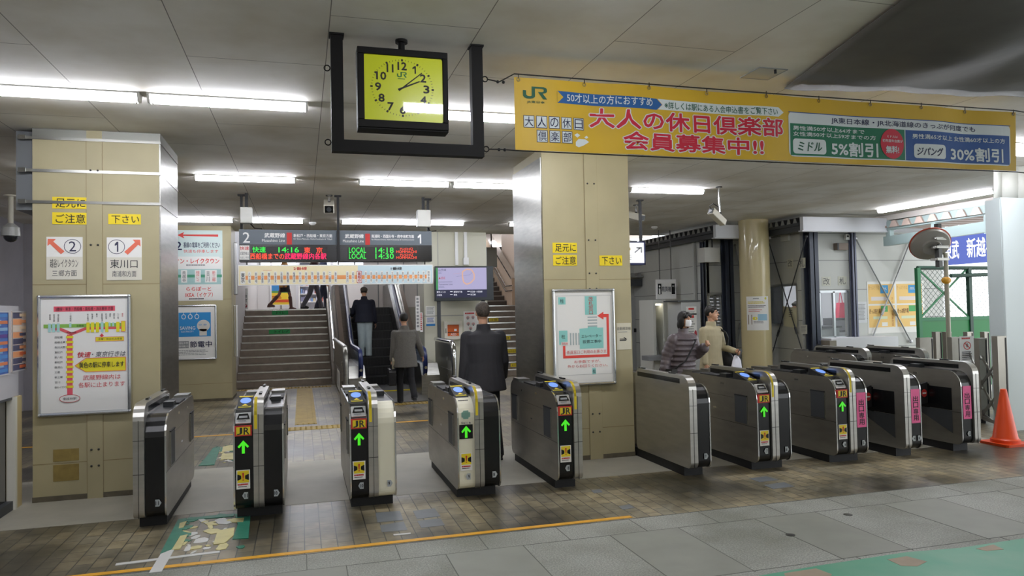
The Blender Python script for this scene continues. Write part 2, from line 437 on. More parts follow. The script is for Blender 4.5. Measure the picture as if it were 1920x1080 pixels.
pc = pillar('pillar', PCX0, PCX1, PCY, 8.60, CZ, 'L', label='beige clad pillar behind the yellow banner', batten=(3.03, 3.18), joints=(.3, .5, 1.88, 2.05, 2.42, 3.05))
# worn patches of old tape glue low on the first pillar
wp = MB(); gl = mat('9a8446', .75, noise=.3, scale=12)
for x0, z0, x1, z1 in ((-2.20, .18, -1.99, .33), (-2.20, .36, -1.99, .47)): wp.box((x0, PLY - .003, z0), (x1, PLY - .0005, z1), gl)
wp.build('glue_patch', None, 'brown patches of old tape glue low on the beige pillar', 'glue mark')
pillar('pillar', -2.62, -1.325, 15.3, 16.2, CZ, label='beige clad pillar with posters in front of the stairs')
m = MB(); m.box((2.60, 16.0, 0), (4.04, 16.9, CZ), mat('cfcdb9', .45)); m.box((2.60, 15.995, 1.55), (4.04, 16, 1.565), GREY); m.box((2.92, 15.997, 0), (2.93, 16, CZ), GREY); m.build('pillar', None, 'pale panelled pillar behind the hanging screen', kind='structure')

# ---- left side: the far side wall, and a low partition with posters over a dark counter window beside the first pillar
LW = mat('a9a6ac', .5, noise=.12, scale=3)
m = MB(); m.box((-5.1, -5, 0), (-4.9, 15.3, CZ), LW); m.build('wall_left', None, kind='structure')
m = MB(); m.box((-5.1, -5.2, 0), (8.5, -5, CZ), IVORY); m.build('wall_rear_added', None, kind='structure')  # unseen wall added behind the camera, so daylight enters only from the right
m = MB(); m.box((-4.9, 15.3, 0), (-2.62, 15.5, CZ), LW); m.build('wall_back', None, kind='structure')
XP = -2.46
m = MB(); m.box((XP - .12, 2.5, .985), (XP, 7.56, 1.79), mat('b9b8bd', .5)); m.box((XP - .12, 2.5, 0), (XP - .06, 7.56, .985), DGREY); m.build('partition', None, kind='structure')
m = MB(); m.box((XP - .06, 3.0, .08), (XP - .045, 7.40, .975), mat('2c2a22', .15, coat=.5)); m.box((XP - .045, 6.4, .08), (XP - .038, 6.42, .975), DSTEEL); m.build('window_1', None, kind='structure')
m = MB(); m.box((XP - .06, 3, 0), (XP + .01, 7.42, .08), DGREY); m.box((XP - .06, 3, .965), (XP + .004, 7.45, .985), DGREY); m.build('trim_1', None, kind='structure')
m = MB(); m.box((XP - .06, 7.42, 0), (XP + .02, 7.58, .985), mat('cbb98a', .5)); m.box((XP - .04, 7.40, 0), (XP + .03, 7.44, .985), mat('e0ddd0', .5)); m.build('trim_2', None, kind='structure')
# ================================================================ fluorescent lamps
LAMPW = mat('f2f2ee', .35)
LAMPGLOW = glow('f4f6ff', TUBE)
def lamp_proto(L):
    r = thing('fluorescent_lamp', 'x', 'ceiling light')
    h = MB(); pr = [(-.058, 0), (.058, 0), (.058, -.010), (.026, -.068), (-.026, -.068), (-.058, -.010)]
    h.box((-L / 2, -.06, -.012), (L / 2, .06, 0), LAMPW)
    for sx in (-1, 1): h.prism(pr, 'x', sx * L / 2, sx * (L / 2 - .02), LAMPW)
    h.build('housing', r, w=False)
    t = MB(); t.prism([(-.056, -.012), (.056, -.012), (.024, -.066), (-.024, -.066)], 'x', -L / 2 + .02, L / 2 - .02, LAMPGLOW)  # glowing wedge instead of a tube, shaped to keep light off the ceiling
    for sx in (-1, 1): t.cyl((sx * (L / 2 - .034), -.02, -.066), (sx * (L / 2 - .034), .02, -.066), .006, CHROME, 8)
    t.build('tube', r, w=False)
    return r
_lp = {}
def lamp(x0, x1, Y, label, z=CZ, rz=0, at=None):
    L = round(x1 - x0, 2)
    loc = at or ((x0 + x1) / 2, Y, z)
    if L not in _lp:
        o = _lp[L] = lamp_proto(L); o.location = loc; o.rotation_euler = (0, 0, rz); ROOT[o.name] = Matrix.Translation(Vector(loc))
    else: o = copy_tree(_lp[L], loc, rz=rz)
    o['label'] = label; o['group'] = 'fluorescent ceiling lamps'
    return o
Y1, Y2, Y3 = 6.27, 9.76, 14.15
lamp(-2.42, -1.20, Y1, 'lit tube lamp on ceiling above the pillar of direction signs, cut by the frame edge')
lamp(-1.15, .07, Y1, 'lit tube lamp on ceiling between that pillar and the hanging clock')
lamp(.72, 1.94, Y1, 'lit tube lamp on ceiling directly behind the square yellow clock')
lamp(1.98, 3.20, Y1, 'lit tube lamp on ceiling hidden by the start of the yellow banner')
for x in (4.55, 5.81, 7.07): lamp(x, x + 1.22, Y1, 'tube lamp hidden behind the long yellow banner')
lamp(7.62, 8.84, Y1 + .25, 'lit tube lamp at the end of the yellow banner by the white hoarding')
lamp(-3.0, -1.78 - .55, Y2, 'short lit tube lamp beyond the dome camera at the side wall')
lamp(-1.27, -.05, Y2, 'lit tube lamp on ceiling just beyond the pillar of direction signs')
lamp(.74, 1.96, Y2, 'lit tube lamp on ceiling above the platform departure board')
lamp(2.0, 3.22, Y2, 'lit tube lamp on ceiling running behind the banner pillar')
lamp(4.66, 5.88, Y2, 'lit tube lamp on ceiling beside the angled white camera')
lamp(-2.2, -1.18, Y3, 'lit tube lamp above the posters on the far beige pillar')
lamp(-.86, .05, Y3, 'lit tube lamp behind the board half numbered 2')
lamp(.74, 2.26, Y3, 'lit tube lamp behind the board half numbered 1')
lamp(2.44, 3.12, Y3, 'short lit tube lamp above the pale panelled pillar')
lamp(5.3, 6.2, Y3, 'added tube lamp hidden behind the banner pillar to brighten the fare machines')  # unseen lamp, added to lighten the wall by the fare machines
lamp(4.05, 5.27, Y3, 'lit tube lamp above the stairs behind the banner pillar')
# nearer unseen rows, put in for their light; one reflects in the clock
for yy in (3.12, -.6, -3.2):
    for x in (-2.4, .82): lamp(x, x + 1.22, yy, 'unseen tube lamp of the ceiling over the paved hall')
# the long lamp that runs away from the viewer at the fence
pa, pb = at_z(1648, 402, 3.33), at_z(1866, 366, 3.33)
FLX = (pa.x + pb.x) / 2
o = lamp(0, 2.44, 0, 'long lit tube lamp running towards the green mesh fence', at=(FLX, (pa.y + pb.y) / 2, CZ), rz=PI / 2)
# lamps of the upper hall, several added to brighten it
for x, y in ((.2, 22.3), (2.2, 21.0), (-.4, 23.5), (1.0, 23.5), (-.4, 25.2), (1.2, 25.2), (5.6, 22), (6.4, 25)): lamp(x - .61, x + .61, y, 'tube lamp lighting the upper hall above the stairs', z=4.59)
# ================================================================ ticket gates
YF = 6.45
GTOP = mat('2e3032', .3, .3); RAILM = mat('bab8b2', .28, .85, noise=.15, scale=4, stretch=(1, 1, 5))
PINK = mat('f0609c', .5); LEDG = glow('42d21c', .8); CARDB = glow('6f9af0', .8); YTAPE = mat('ecd424', .5)
SLOTM = mat('b9bab8', .35, .6)
SIDE = mat('a8a49b', .32, .85, noise=.2, scale=3, stretch=(1, 1, 4))
BODY = rrect(-.14, 1.40, .085, .895, (.075, .075, .13, .17), 6)
def inset(p, d, c=(.63, .49)):
    out = []
    for y, z in p:
        out.append((y + (d if y < c[0] else -d), z + (d if z < c[1] else -d)))
    return out
# x layout: half .155 wide, rail .08 wide
def gate(cx, label, left=None, right=None, rail=True, plain=False, rail_at=0, oneway=False, y=YF, exitgate=False, flaps=(), rdark=False):
    """left/right: None or dict(col=, kind='in'|'out', num=str, arrow dir) for the half on that side of the rail"""
    g = thing('ticket_gate', label, 'ticket gate', (cx, y, 0), 'ticket gates')
    def sheet(x0, x1, z1, z0, W, H, yy=-.14): return Sheet((x0, yy - .0015, z1), (x1, yy - .0015, z1), (x0, yy - .0015, z0), W, H)
    lo, hi = (-.04 if rail else 0), (.04 if rail else 0)
    xs = []
    for sgn, h in ((-1, left), (1, right)):
        if not h: continue
        x0, x1 = (lo - .155, lo) if sgn < 0 else (hi, hi + .155)
        xs += [x0, x1]
        fc = CREAM if h['col'] == 'cream' else BLACK
        out = x0 if sgn < 0 else x1
        b = MB()
        def fm(i, p, q, fc=fc):
            my, mz = (p[0] + q[0]) / 2, (p[1] + q[1]) / 2
            if mz > .885 and my > .06: return GTOP
            return fc if my < .06 or my > 1.25 or mz < .2 else GTOP
        core = inset(BODY, .006)
        b.prism(core, 'x', x0 + (.012 if sgn < 0 else 0), x1 - (.012 if sgn > 0 else 0), fc, SIDE, fm)
        b.build('housing', g, w=False)
        # stainless cheek on the passage side, with a polished rim
        c = MB(); a0, a1 = (x0, x0 + .012) if sgn < 0 else (x1 - .012, x1)
        c.prism(BODY, 'x', a0, a1, CHROME, SIDE); ck = c.build('side_panel', g, w=False)
        e = MB(); s_ = .0015 * sgn; LINE = DSTEEL
        def pl(y0, z0, y1, z1, m, t=.0015): e.box((out, y0, z0), (out + t * sgn, y1, z1), m)
        pl(-.138, .438, 1.39, .442, LINE); pl(.27, .70, 1.0, .703, LINE)
        pl(.60, .55, .66, .565, CHROME, .003); pl(.44, .82, .50, .84, CHROME, .004); pl(.95, .80, .975, .82, CHROME, .004)
        e.build('seam', ck, w=False)
        if not plain and not exitgate:
            for y0, y1, z0, z1 in ((.02, .24, .455, .73), (1.13, 1.33, .47, .73)):
                f = MB(); f.box((out - .004 * sgn, y0, z0), (out + .006 * sgn, y1, z1), DGREY); f.box((out, y0 - .008, z0), (out + .012 * sgn, y0, z1), STEEL)
                f.box((out, y0, z1), (out + .010 * sgn, y1, z1 + .012), BLACKM); f.build('flap_door', g, w=False)
        # top fittings
        t = MB(); xa, xb = x0 + .016, x1 - .016
        t.box((xa, 1.12, .885), (xb, 1.34, .915), STEEL); t.box((xa, .60, .885), (xb, .95, .905), BLACKM); t.box((xa + .02, .45, .885), (xb - .02, .58, .93), GTOP)
        t.build('top_unit', g, w=False)
        if h.get('kind') == 'in':
            y0, y1 = .03, .27
            r = MB(); r.prism([(y0 - .03, .872), (y1, .885), (y1 + .02, .885), (y1 + .02, .965), (y1, .965), (y0 - .03, .885)], 'x', xa, xb, BLACKM); rd = r.build('card_reader', g, w=False)
            A, B = (y0 - .03, .885), (y1, .965)
            s = Sheet((xa, B[0], B[1]), (xb, B[0], B[1]), (xa, A[0], A[1]), 100, 200, .001)
            s.rect(4, 3, 96, 16, YTAPE); s.disc(50, 72, 36, 44, CARDB); s.poly([(28, 150), (50, 125), (72, 150)], YTAPE)
            s.rect(10, 155, 90, 178, mat('d8c93a', .6)); s.lines(12, 158, 88, 176, 2, INK, seed=3)
            s.build('reader_face', rd, w=False)
            if h['col'] != 'cream':
                # ticket slot on the curved front edge
                k = MB(); R = Matrix.Rotation(-.62, 3, 'X'); R2 = Matrix.Rotation(.60, 3, 'X')
                cy, cz = -.098, .822
                k.cbox(((x0 + x1) / 2, cy, cz), (.125, .03, .10), SLOTM, Matrix.Rotation(-.62, 3, 'X'))
                sl = k.build('ticket_slot', g, w=False, bevel=.006)
                n = Matrix.Rotation(-.62, 3, 'X') @ Vector((0, -1, 0)); up = Matrix.Rotation(-.62, 3, 'X') @ Vector((0, 0, 1))
                d = Vector(((x0 + x1) / 2, cy, cz)) + n * .0165
                s = Sheet(d + up * .05 + Vector((-.0625, 0, 0)), d + up * .05 + Vector((.0625, 0, 0)), d - up * .05 + Vector((-.0625, 0, 0)), 100, 80)
                s.poly([(22, 12), (78, 12), (90, 52), (10, 52)], BLACK); s.rect(24, 28, 76, 44, GREY, 2); s.lines(20, 62, 80, 70, 1, INK); s.build('slot_mouth', sl, w=False)
                s = sheet(x0 + .012, x1 - .012, .772, .688, 100, 64, -.139); s.mb.box((x0 + .012, -.148, .688), (x1 - .012, -.135, .772), RED); s.o += Vector((0, -.0095, 0))
                s.rect(10, 8, 92, 56, YTAPE); s.text('J', 14, 12, 44, 54, INK, 2, .02); s.text('R', 54, 12, 86, 54, INK, 2, .02)
                s.build('fare_badge', g, w=False)
            else:
                s = sheet(x0 + .012, x1 - .012, .79, .655, 100, 100, -.14)
                for i in range(-2, 3):
                    for j in range(-2, 3):
                        if i * i + j * j <= 5: s.disc(50 + i * 12, 30 + j * 11, 6.2, 6, mat('2f8f7c', .6)); s.disc(50 + i * 12, 30 + j * 11, 2.2, 2, WHITE, 2)
                s.text('S', 18, 74, 28, 88, INK, 2, .02); s.text('u', 32, 77, 42, 88, INK, 2, .02); s.text('i', 46, 74, 48, 88, GREY, 2); s.text('c', 53, 77, 62, 88, GREY, 2); s.text('a', 70, 77, 82, 88, INK, 2, .02)
                s.build('emblem', g, w=False)
                s = sheet(x0 + .02, x1 - .02, .875, .855, 100, 20, -.085); s.lines(2, 2, 98, 18, 1, INK); s.build('print_line', g, w=False)
            s = sheet(x0 + .03, x1 - .03, .655, .545, 100, 110)
            if h['col'] == 'cream': s.rect(-14, -8, 114, 116, BLACK, 1)
            s.poly([(50, 2), (96, 52), (84, 64), (62, 42), (62, 108), (38, 108), (38, 42), (16, 64), (4, 52)], LEDG, 2); s.build('arrow_light', g, w=False)
            s = sheet(x0 + .022, x1 - .028, .415, .262, 100, 150); s.rect(0, 0, 100, 150, PAPER); s.rect(8, 6, 92, 100, YTAPE, 2)
            for q in (-1, 1): s.poly([(50 + q * 14, 44), (50 + q * 36, 34), (50 + q * 42, 34), (50 + q * 42, 80), (50 + q * 36, 80), (50 + q * 14, 70)], BLACK, 3)
            s.poly([(43, 22), (57, 22), (53, 68), (47, 68)], RED, 4); s.disc(50, 78, 5, 5, RED, 4)
            s.lines(10, 108, 90, 122, 1, RED, 2, .9, 4); s.lines(12, 128, 88, 140, 1, INK, 2, .5, 5); s.build('warning_sticker', g, w=False)
        if h.get('pink'):
            s = sheet(x0 + .02, x1 - .02, .73, .37, 100, 330); s.rect(0, 0, 100, 330, PINK)
            for i, ch in enumerate('出口専用'): s.text(ch, 22, 66 + i * 62, 78, 120 + i * 62, INK, 2, .015)
            s.build('exit_only_sticker', g, w=False)
        if h.get('num'):
            nums = h['num'].split('|'); W = 100 / len(nums)
            for i, nn in enumerate(nums):
                d = nn[0]; tx = nn[1:]
                xm = x0 + .155 * (.5 if len(nums) == 1 else (.28 + .44 * i)) + (.015 if len(nums) == 1 else 0)
                s = sheet(xm - .028, xm + .028, .238, .178, 100, 100); TAGM = mat('aeb4b6', .5)
                s.poly([(18, 4), (70, 4), (98, 50), (70, 96), (18, 96)] if d == '>' else [(82, 4), (30, 4), (2, 50), (30, 96), (82, 96)], TAGM)
                c0 = 44 if d == '>' else 56; hw = 12 if len(tx) == 1 else 20
                s.text(tx, c0 - hw, 26, c0 + hw, 74, INK, 2, .03); s.build('lane_number', g, w=False)
    if rail:
        x0, x1 = rail_at - .04, rail_at + .04
        ol = rrect(-.158, 1.02, .095, .985, (.06, .05, .11, .13), 6)
        r = MB(); r.prism(ol, 'x', x0, x1, RAILM, RAILM); rl = r.build('rail', g, w=False)
        k = MB(); k.box((x0 - .0015, .02, .905), (x1 + .0015, .96, .952), BLACK); k.build('rail_window', rl, w=False)
        q = MB(); q.box((rail_at - .002, -.1605, .10), (rail_at + .002, -.15, .86), DSTEEL); q.box((x0, -.16, .438), (x1, -.15, .443), DSTEEL); q.box((x0, -.16, .70), (x1, -.15, .704), DSTEEL); q.build('seam', rl, w=False)
        for yy in (.18, .86): 
            l = MB(); l.box((rail_at - .012, yy, .985), (rail_at + .012, yy + .12, .997), BLACK); l.box((rail_at - .008, yy + .10, .99), (rail_at + .008, yy + .118, .999), CHROME); l.build('sensor_lamp', rl, w=False)
        if not rdark:
            yt = MB()
            for i in range(7):
                a, b = [PI / 2 + PI / 2 * (i + j) / 7 for j in (0, 1)]
                P = lambda a: (-.158 + .13 + .1325 * math.cos(a), .985 - .13 + .1325 * math.sin(a))
                (ya, za), (yb, zb) = P(a), P(b); yt.add([(x0 + .008, ya, za), (x0 + .03, ya, za), (x0 + .03, yb, zb), (x0 + .008, yb, zb)], [(0, 1, 2, 3), (3, 2, 1, 0)], YTAPE)
            yt.box((x0 + .008, -.1606, .74), (x0 + .03, -.158, .856), YTAPE); yt.build('yellow_label', rl, w=False)
        xs += [x0, x1]
    b = MB(); b.box((min(xs) + .015, 0, 0), (max(xs) - .02, 1.33, .095), BLACKM); b.build('base', g, w=False)
    for z0 in flaps:      # closed barrier leaf with a no-entry disc, reaching into the passage
        xo = min(xs)
        f = MB(); f.prism([(xo, .50), (xo, .735), (xo - .17, .70), (xo - .17, .47)], 'y', .30, .345, BLACKM); fl_ = f.build('barrier_leaf', g, w=False)
        s = Sheet((xo - .095, .2985, .66), (xo - .015, .2985, .66), (xo - .095, .2985, .565), 100, 100); s.disc(50, 50, 48, 48, RED); s.rect(18, 42, 82, 58, WHITE, 2); s.build('no_entry_disc', fl_, w=False)
        k = MB(); k.box((xo - .003, -.02, .455), (xo, .28, .70), BLACK); k.poly([(xo - .002, -.02, .45), (xo - .002, .55, .45), (xo - .002, -.02, .2)], DGREY); k.box((xo - .004, .28, .45), (xo, .6, .72), BLACK); k.build('flap_recess', g, w=False)
    return g
K, C = dict(col='black'), dict(col='cream')
IN = lambda c, n: dict(col=c, kind='in', num=n)
gate(-1.235, 'single black ticket gate numbered 11 beside the pillar of direction signs', None, dict(col='black', num='>11'), rdark=True)
gate(-.35, 'black ticket gate with lanes 11 and 10, lit green arrow, in front of the stairs', IN('black', '<11'), dict(col='black', num='>10'))
gate(.57, 'ticket gate half black with JR badge, half plain cream numbered 9', IN('black', '<10'), dict(col='cream', num='>9'))
gate(1.495, 'ticket gate with green dotted emblem on its cream half', IN('cream', '<9'), dict(col='black', num='>8'))
gate(2.425, 'single ticket gate numbered 8 in front of the banner pillar', IN('black', '<8'), None)
gate(3.615, 'single ticket gate with plain tall steel side beyond the banner pillar', None, dict(col='black', num='>7'), plain=True, rdark=True)
gate(4.53, 'ticket gate with lit green arrow, lanes 7 and 6, after the plain steel one', IN('black', '<7'), dict(col='black', num='>6'))
gate(5.465, 'ticket gate with lit green arrow and one pink exit sticker', IN('black', '<6'), dict(col='black', num='>5', pink=1))
gate(6.165, 'exit ticket gate with pink sticker and two lane tags, second from the orange cone', None, dict(col='black', num='<4|>4', pink=1), exitgate=True, flaps=(1,), rdark=True)
gate(7.10, 'exit ticket gate with pink sticker beside the orange cone', dict(col='black', num='<3', pink=1), None, exitgate=True, flaps=(1,), rdark=True)
for i, (x, y, lb) in enumerate(((8.05, 9.05, 'low ticket gate behind the front row near the office window'), (8.60, 8.55, 'low ticket gate behind the front row near the orange posters'))):
    gate(x, lb, dict(col='black'), None, exitgate=True, y=y, rdark=True)
# ================================================================ things on the first pillar
YP = PLY - .004
YEL = [((98, 369, 163, 392), '足元に', 'yellow paper reading ashimoto ni crossed by the steel band, on the direction sign pillar'),
       ((98, 398, 163, 421), 'ご注意', 'yellow paper below the steel band, left half of the warning on the direction sign pillar'),
       ((203, 401, 264, 421), '下さい', 'yellow paper with curling lower edge above the sign numbered 1')]
YW = mat('efd41c', .45)
def yellow(Y, px, t, lb):
    s = sheet_y(Y, *px, 100, 36); s.text(t, 10, 5, 95, 32, INK, 1, .005)
    return sign(s, 'warning_paper', lb, 'notice', YW, .003)
for px, t, lb in YEL: yellow(YP, px, t, lb)
ORG = mat('e8765c', .6); DN = mat('3a3a52', .7); LCR = mat('dedacb', .7)
def dirsign(px, num, flip, l1, l2, lb):
    s = sheet_y(YP, *px, 100, 118)
    s.rect(0, 55, 100, 118, LCR)
    ar = [(4, 6), (26, 6), (19, 13), (50, 40), (40, 48), (10, 20), (3, 25)]
    s.poly([(100 - u, v) for u, v in ar][::-1] if flip else ar, ORG)
    c = 72 if not flip else 28
    s.ring(c, 26, 24, 20, 1.6, DN); s.text(num, c - (10 if num == '2' else 5), 12, c + (10 if num == '2' else 5), 40, DN, 1)
    s.text(l1, 10, 61, 88, 85, INK, 2); s.text(l2, 16, 92, 84, 109, mat('5a5a5e', .7), 2)
    return sign(s, 'direction_sign', lb, 'sign', PAPER, .004)
dirsign((87, 444, 155, 524), '2', False, '越谷レイクタウン', '三郷方面', 'white paper sign with circled 2 and red arrow pointing up and left')
dirsign((200, 445, 266, 525), '1', True, '東川口', '南浦和方面', 'white paper sign with circled 1 and red arrow pointing up and right')
# three stainless bands round the pillar, held by clips on its edge cover
for i, (z0, z1) in enumerate(((at_y(60, 258, PLY).z, None), (at_y(60, 319, PLY).z, None), (at_y(60, 378, PLY).z, None))):
    m = MB(); m.box((PLX0 - .06, YP - .006, z0 - .014), (PLX1 + .016, YP, z0 + .012), STEEL); m.box((PLX1 + .012, YP, z0 - .012), (PLX1 + .018, 8.62, z0 + .012), STEEL)
    m.box((PLX0 - .12, YP - .004, z0 - .012), (PLX0 - .004, YP + .012, z0 + .014), STEEL); o = m.build('steel_band', None, ('top', 'middle', 'lowest')[i] + ' stainless band strapped round the pillar of direction signs', 'strap')
    c = MB(); c.box((PLX0 - .11, YP - .012, z0 - .02), (PLX0 - .05, YP - .006, z0 + .02), CHROME); c.build('clip', o)
a = at_y(33, 257, 7.7); b = at_y(60, 395, 7.7)
m = MB(); m.box((a.x, 7.66, b.z), (PLX0, 8.1, CZ - .02), mat('7c7f82', .4, .5)); m.build('cable_duct', None, 'grey metal cable duct on the side of the pillar of direction signs', 'duct')

def framed(Y, px, W, H, name, lb, cat, draw, fr=.022, dep=.03):
    """clip frame with rounded aluminium profile; print inside"""
    s = sheet_y(Y - dep, *px, W, H); A, B = s.P(0, 0, 0), s.P(W, H, 0)
    bm = MB(); bm.box((A.x, Y - dep, B.z), (B.x, Y, A.z), PAPER); o = bm.build(name, None, lb, cat)
    f = MB(); AL = mat('c9ccce', .25, .85)
    for p, q in (((A.x, A.z), (B.x, A.z)), ((B.x, A.z), (B.x, B.z)), ((B.x, B.z), (A.x, B.z)), ((A.x, B.z), (A.x, A.z))):
        f.tube([(p[0], Y - dep, p[1]), (q[0], Y - dep, q[1])], fr * .75, AL, 8)
    for x in (A.x, B.x):
        for z in (A.z, B.z): f.ball((x, Y - dep, z), fr * .9, AL, 8, 6)
    f.build('frame', o)
    draw(s); s.build('lettering', o); return o
# route poster
def route(s):
    PK, GR, YB, RD = mat('e0586a', .6), mat('86b84e', .6), mat('e6d92c', .6), mat('d85a62', .6); LB = mat('a8d4d0', .6); R2 = mat('cc3a44', .7); G2 = mat('6c6c70', .7)
    s.rect(16, 12, 84, 18.5, PK); s.text('2番線・東京・西船橋・南船橋・海浜幕張 方面', 18, 13.2, 82, 17.4, INK, 2)
    s.rect(5, 34, 92, 38.5, GR)
    s.poly([(5, 38.5), (24, 38.5), (36, 44.5), (50, 38.5), (92, 38.5), (92, 41.5), (52, 41.5), (37.5, 47.5), (34.5, 47.5), (22, 41.5), (14, 41.5), (14, 38.5)], RD, 1)
    s.text('武蔵野線', 30, 43.5, 41, 45.5, INK, 3); s.text('京葉線', 41, 35, 49, 37.5, INK, 3)
    for u in (10, 14.5, 19.5): s.rect(u, 33, u + 3.2, 43.5, LB, 3)
    for u in (52, 57, 62.5, 73, 85.5): s.rect(u, 32.5, u + 3.6, 45, YB, 3)
    s.rect(68, 32.5, 71, 45, LB, 3); s.rect(33, 33, 35.5, 38, LB, 3); s.rect(77, 33, 79, 38, LB, 3); s.rect(81, 33, 83, 38, LB, 3); s.rect(91, 31.5, 96, 45, YB, 3); s.frame(91, 31.5, 96, 45, .5, RD, 4)
    names = ['南船橋', '新習志野', '海浜幕張', '', '二俣新町', '', '', '', '市川塩浜', '新浦安', '舞浜', '葛西臨海公園', '新木場', '潮見', '越中島', '八丁堀', '東京']
    for u, nme in zip((11, 15.5, 20, 33.5, 52.5, 57.5, 62.5, 68.5, 73, 77.5, 82, 86.5, 91.5), ('南船橋', '新習志野', '海浜幕張', '二俣新町', '市川塩浜', '新浦安', '舞浜', '葛西臨海公園', '新木場', '潮見', '越中島', '八丁堀', '東京')):
        s.text('\n'.join(nme), u, 21.5, u + 2.0, 21.5 + 2.4 * len(nme), R2 if nme == '東京' else INK, 2)
    s.poly([(68, 50), (66.3, 50), (69, 46.5), (71.7, 50), (70, 50), (70, 51), (68, 51)], R2); s.rect(62, 51, 94, 56.5, YB); s.frame(62, 51, 94, 56.5, .4, ORG, 2); s.text('土曜・休日のみ停車', 65, 52.4, 92, 55.2, INK, 2)
    s.rect(30.5, 47, 36.5, 124, PK)
    for i, nme in enumerate(('西船橋', '船橋法典', '市川大野', '東松戸', '新八柱', '新松戸', '南流山', '三郷', '新三郷', '吉川', '越谷レイクタウン')):
        v = 50 + i * 6.15; s.rect(29.5, v - 1.3, 37.5, v + 1.6, YB, 2)
        s.text(nme, 17, v - 1.2, 17 + 2.9 * min(len(nme), 5), v + 1.6, INK, 2)
    s.disc(33.5, 126, 11.5, 5, PAPER, 3); s.ring(33.5, 126, 11.5, 5, .6, R2, 4); s.text('南越谷駅', 26, 124.5, 41, 127.6, INK, 5)
    s.text('快速', 42, 69, 57, 76, R2, 2, .02, shear=.2); s.text('・東京行きは', 58, 69, 96, 76, G2, 2, .01, shear=.2)
    s.poly([(39, 86), (51, 78), (51, 77), (96, 77), (96, 94), (51, 94), (51, 94)], YB); s.line([(39, 86), (51, 77), (96, 77), (96, 94), (51, 94), (39, 86)], .7, ORG, 2); s.text('黄色の駅に停車します', 44, 82, 94, 89, INK, 3, .01)
    s.text('武蔵野線内は', 48, 98, 90, 104.5, R2, 2); s.text('各駅に止まります', 43, 107, 95, 113.5, R2, 2)
framed(PLY, (73, 557, 243, 770), 100, 145, 'route_poster', 'framed white poster of the express route with yellow arrow on the pillar', 'poster', route)

# ================================================================ things on the banner pillar
YQ = PCY - .004
yellow(YQ, (1036, 455, 1082, 474), '足元に', 'upper yellow paper on the pillar above the elevator notice')
yellow(YQ, (1037, 478, 1082, 498), 'ご注意', 'lower yellow paper on the pillar above the elevator notice')
yellow(YQ, (1124, 479, 1167, 498), '下さい', 'yellow paper on the pillar above the upper corner of the elevator notice, beyond the batten')
def elevator(s):
    TQ = mat('8fd0c8', .6); RA = mat('e2473c', .6); R2 = mat('cc4a42', .7); GB = mat('a9b6b6', .6)
    s.frame(5, 8, 96, 127, .3, GREY, 1)
    s.rect(8, 10, 20, 21, TQ); s.text('柱', 11, 12.5, 17, 19, INK, 2)
    s.rect(52, 9, 72, 37, TQ); s.text('改\n札\n窓\n口', 58, 10, 66, 36.5, R2, 2)
    for i in range(4): s.rect(56, 40 + i * 4.5, 72, 41.8 + i * 4.5, GB)
    s.poly([(42, 58), (56, 57), (56, 55.5), (72, 55.5), (72, 57), (82, 57), (82, 88), (42, 88)], TQ); s.text('エレベーター', 45, 67, 79, 71.5, INK, 2); s.text('設置工事中', 47, 75, 78, 80, INK, 2)
    s.rect(8, 60, 22, 81, TQ); s.text('柱', 12, 66, 18, 72, INK, 2); s.rect(11, 77, 23, 82, PAPER, 2); s.text('現在地', 12, 77.6, 22, 81.4, R2, 3)
    for i in range(4): s.rect(26 + i * 4.6, 64, 28 + i * 4.6, 82, GB)
    s.poly([(14, 83), (18, 83), (18, 97.5), (88, 97.5), (88, 41.5), (83, 41.5), (83, 45), (72.5, 39), (83, 33), (83, 36.5), (92, 36.5), (92, 101.5), (14, 101.5)], RA, 1)
    s.text('係員窓口ご利用のお客さま', 20, 90, 86, 95.5, R2, 2); s.text('お手数ですが、', 32, 105, 76, 109.5, R2, 2); s.text('外からお回りください。', 21, 111.5, 88, 116, R2, 2)
    s.rect(62, 117.5, 68, 127, TQ); s.text('柱', 62.5, 119.5, 67.5, 125, INK, 2)
framed(PCY, (1037, 545, 1153, 717), 100, 141, 'elevator_notice', 'framed notice with red arrow and elevator plan on the pillar', 'notice', elevator)
s = sheet_y(YQ, 1156, 606, 1184, 655, 100, 175); s.text('自動精算機', 4, 26, 98, 46, mat('6a6a66', .7), 1); s.lines(8, 56, 92, 64, 1, GREY, seed=2); s.text('⇒', 18, 92, 76, 128, INK, 1)
sign(s, 'arrow_paper', 'small pale paper with double arrow on the edge of the pillar beside the elevator notice', 'notice', mat('d8d3be', .7), .003)

def clear_glass():
    m = bpy.data.materials.new('clear_glass'); m.use_nodes = True; nt = m.node_tree; nt.nodes.remove(nt.nodes['Principled BSDF'])
    t, g, x, f = (nt.nodes.new('ShaderNode' + n) for n in ('BsdfTransparent', 'BsdfGlossy', 'MixShader', 'Fresnel'))
    g.inputs['Roughness'].default_value = .04; f.inputs[0].default_value = 1.5; L = nt.links.new
    L(f.outputs[0], x.inputs[0]); L(t.outputs[0], x.inputs[1]); L(g.outputs[0], x.inputs[2]); L(x.outputs[0], nt.nodes['Material Output'].inputs[0]); return m
CLEAR = clear_glass()
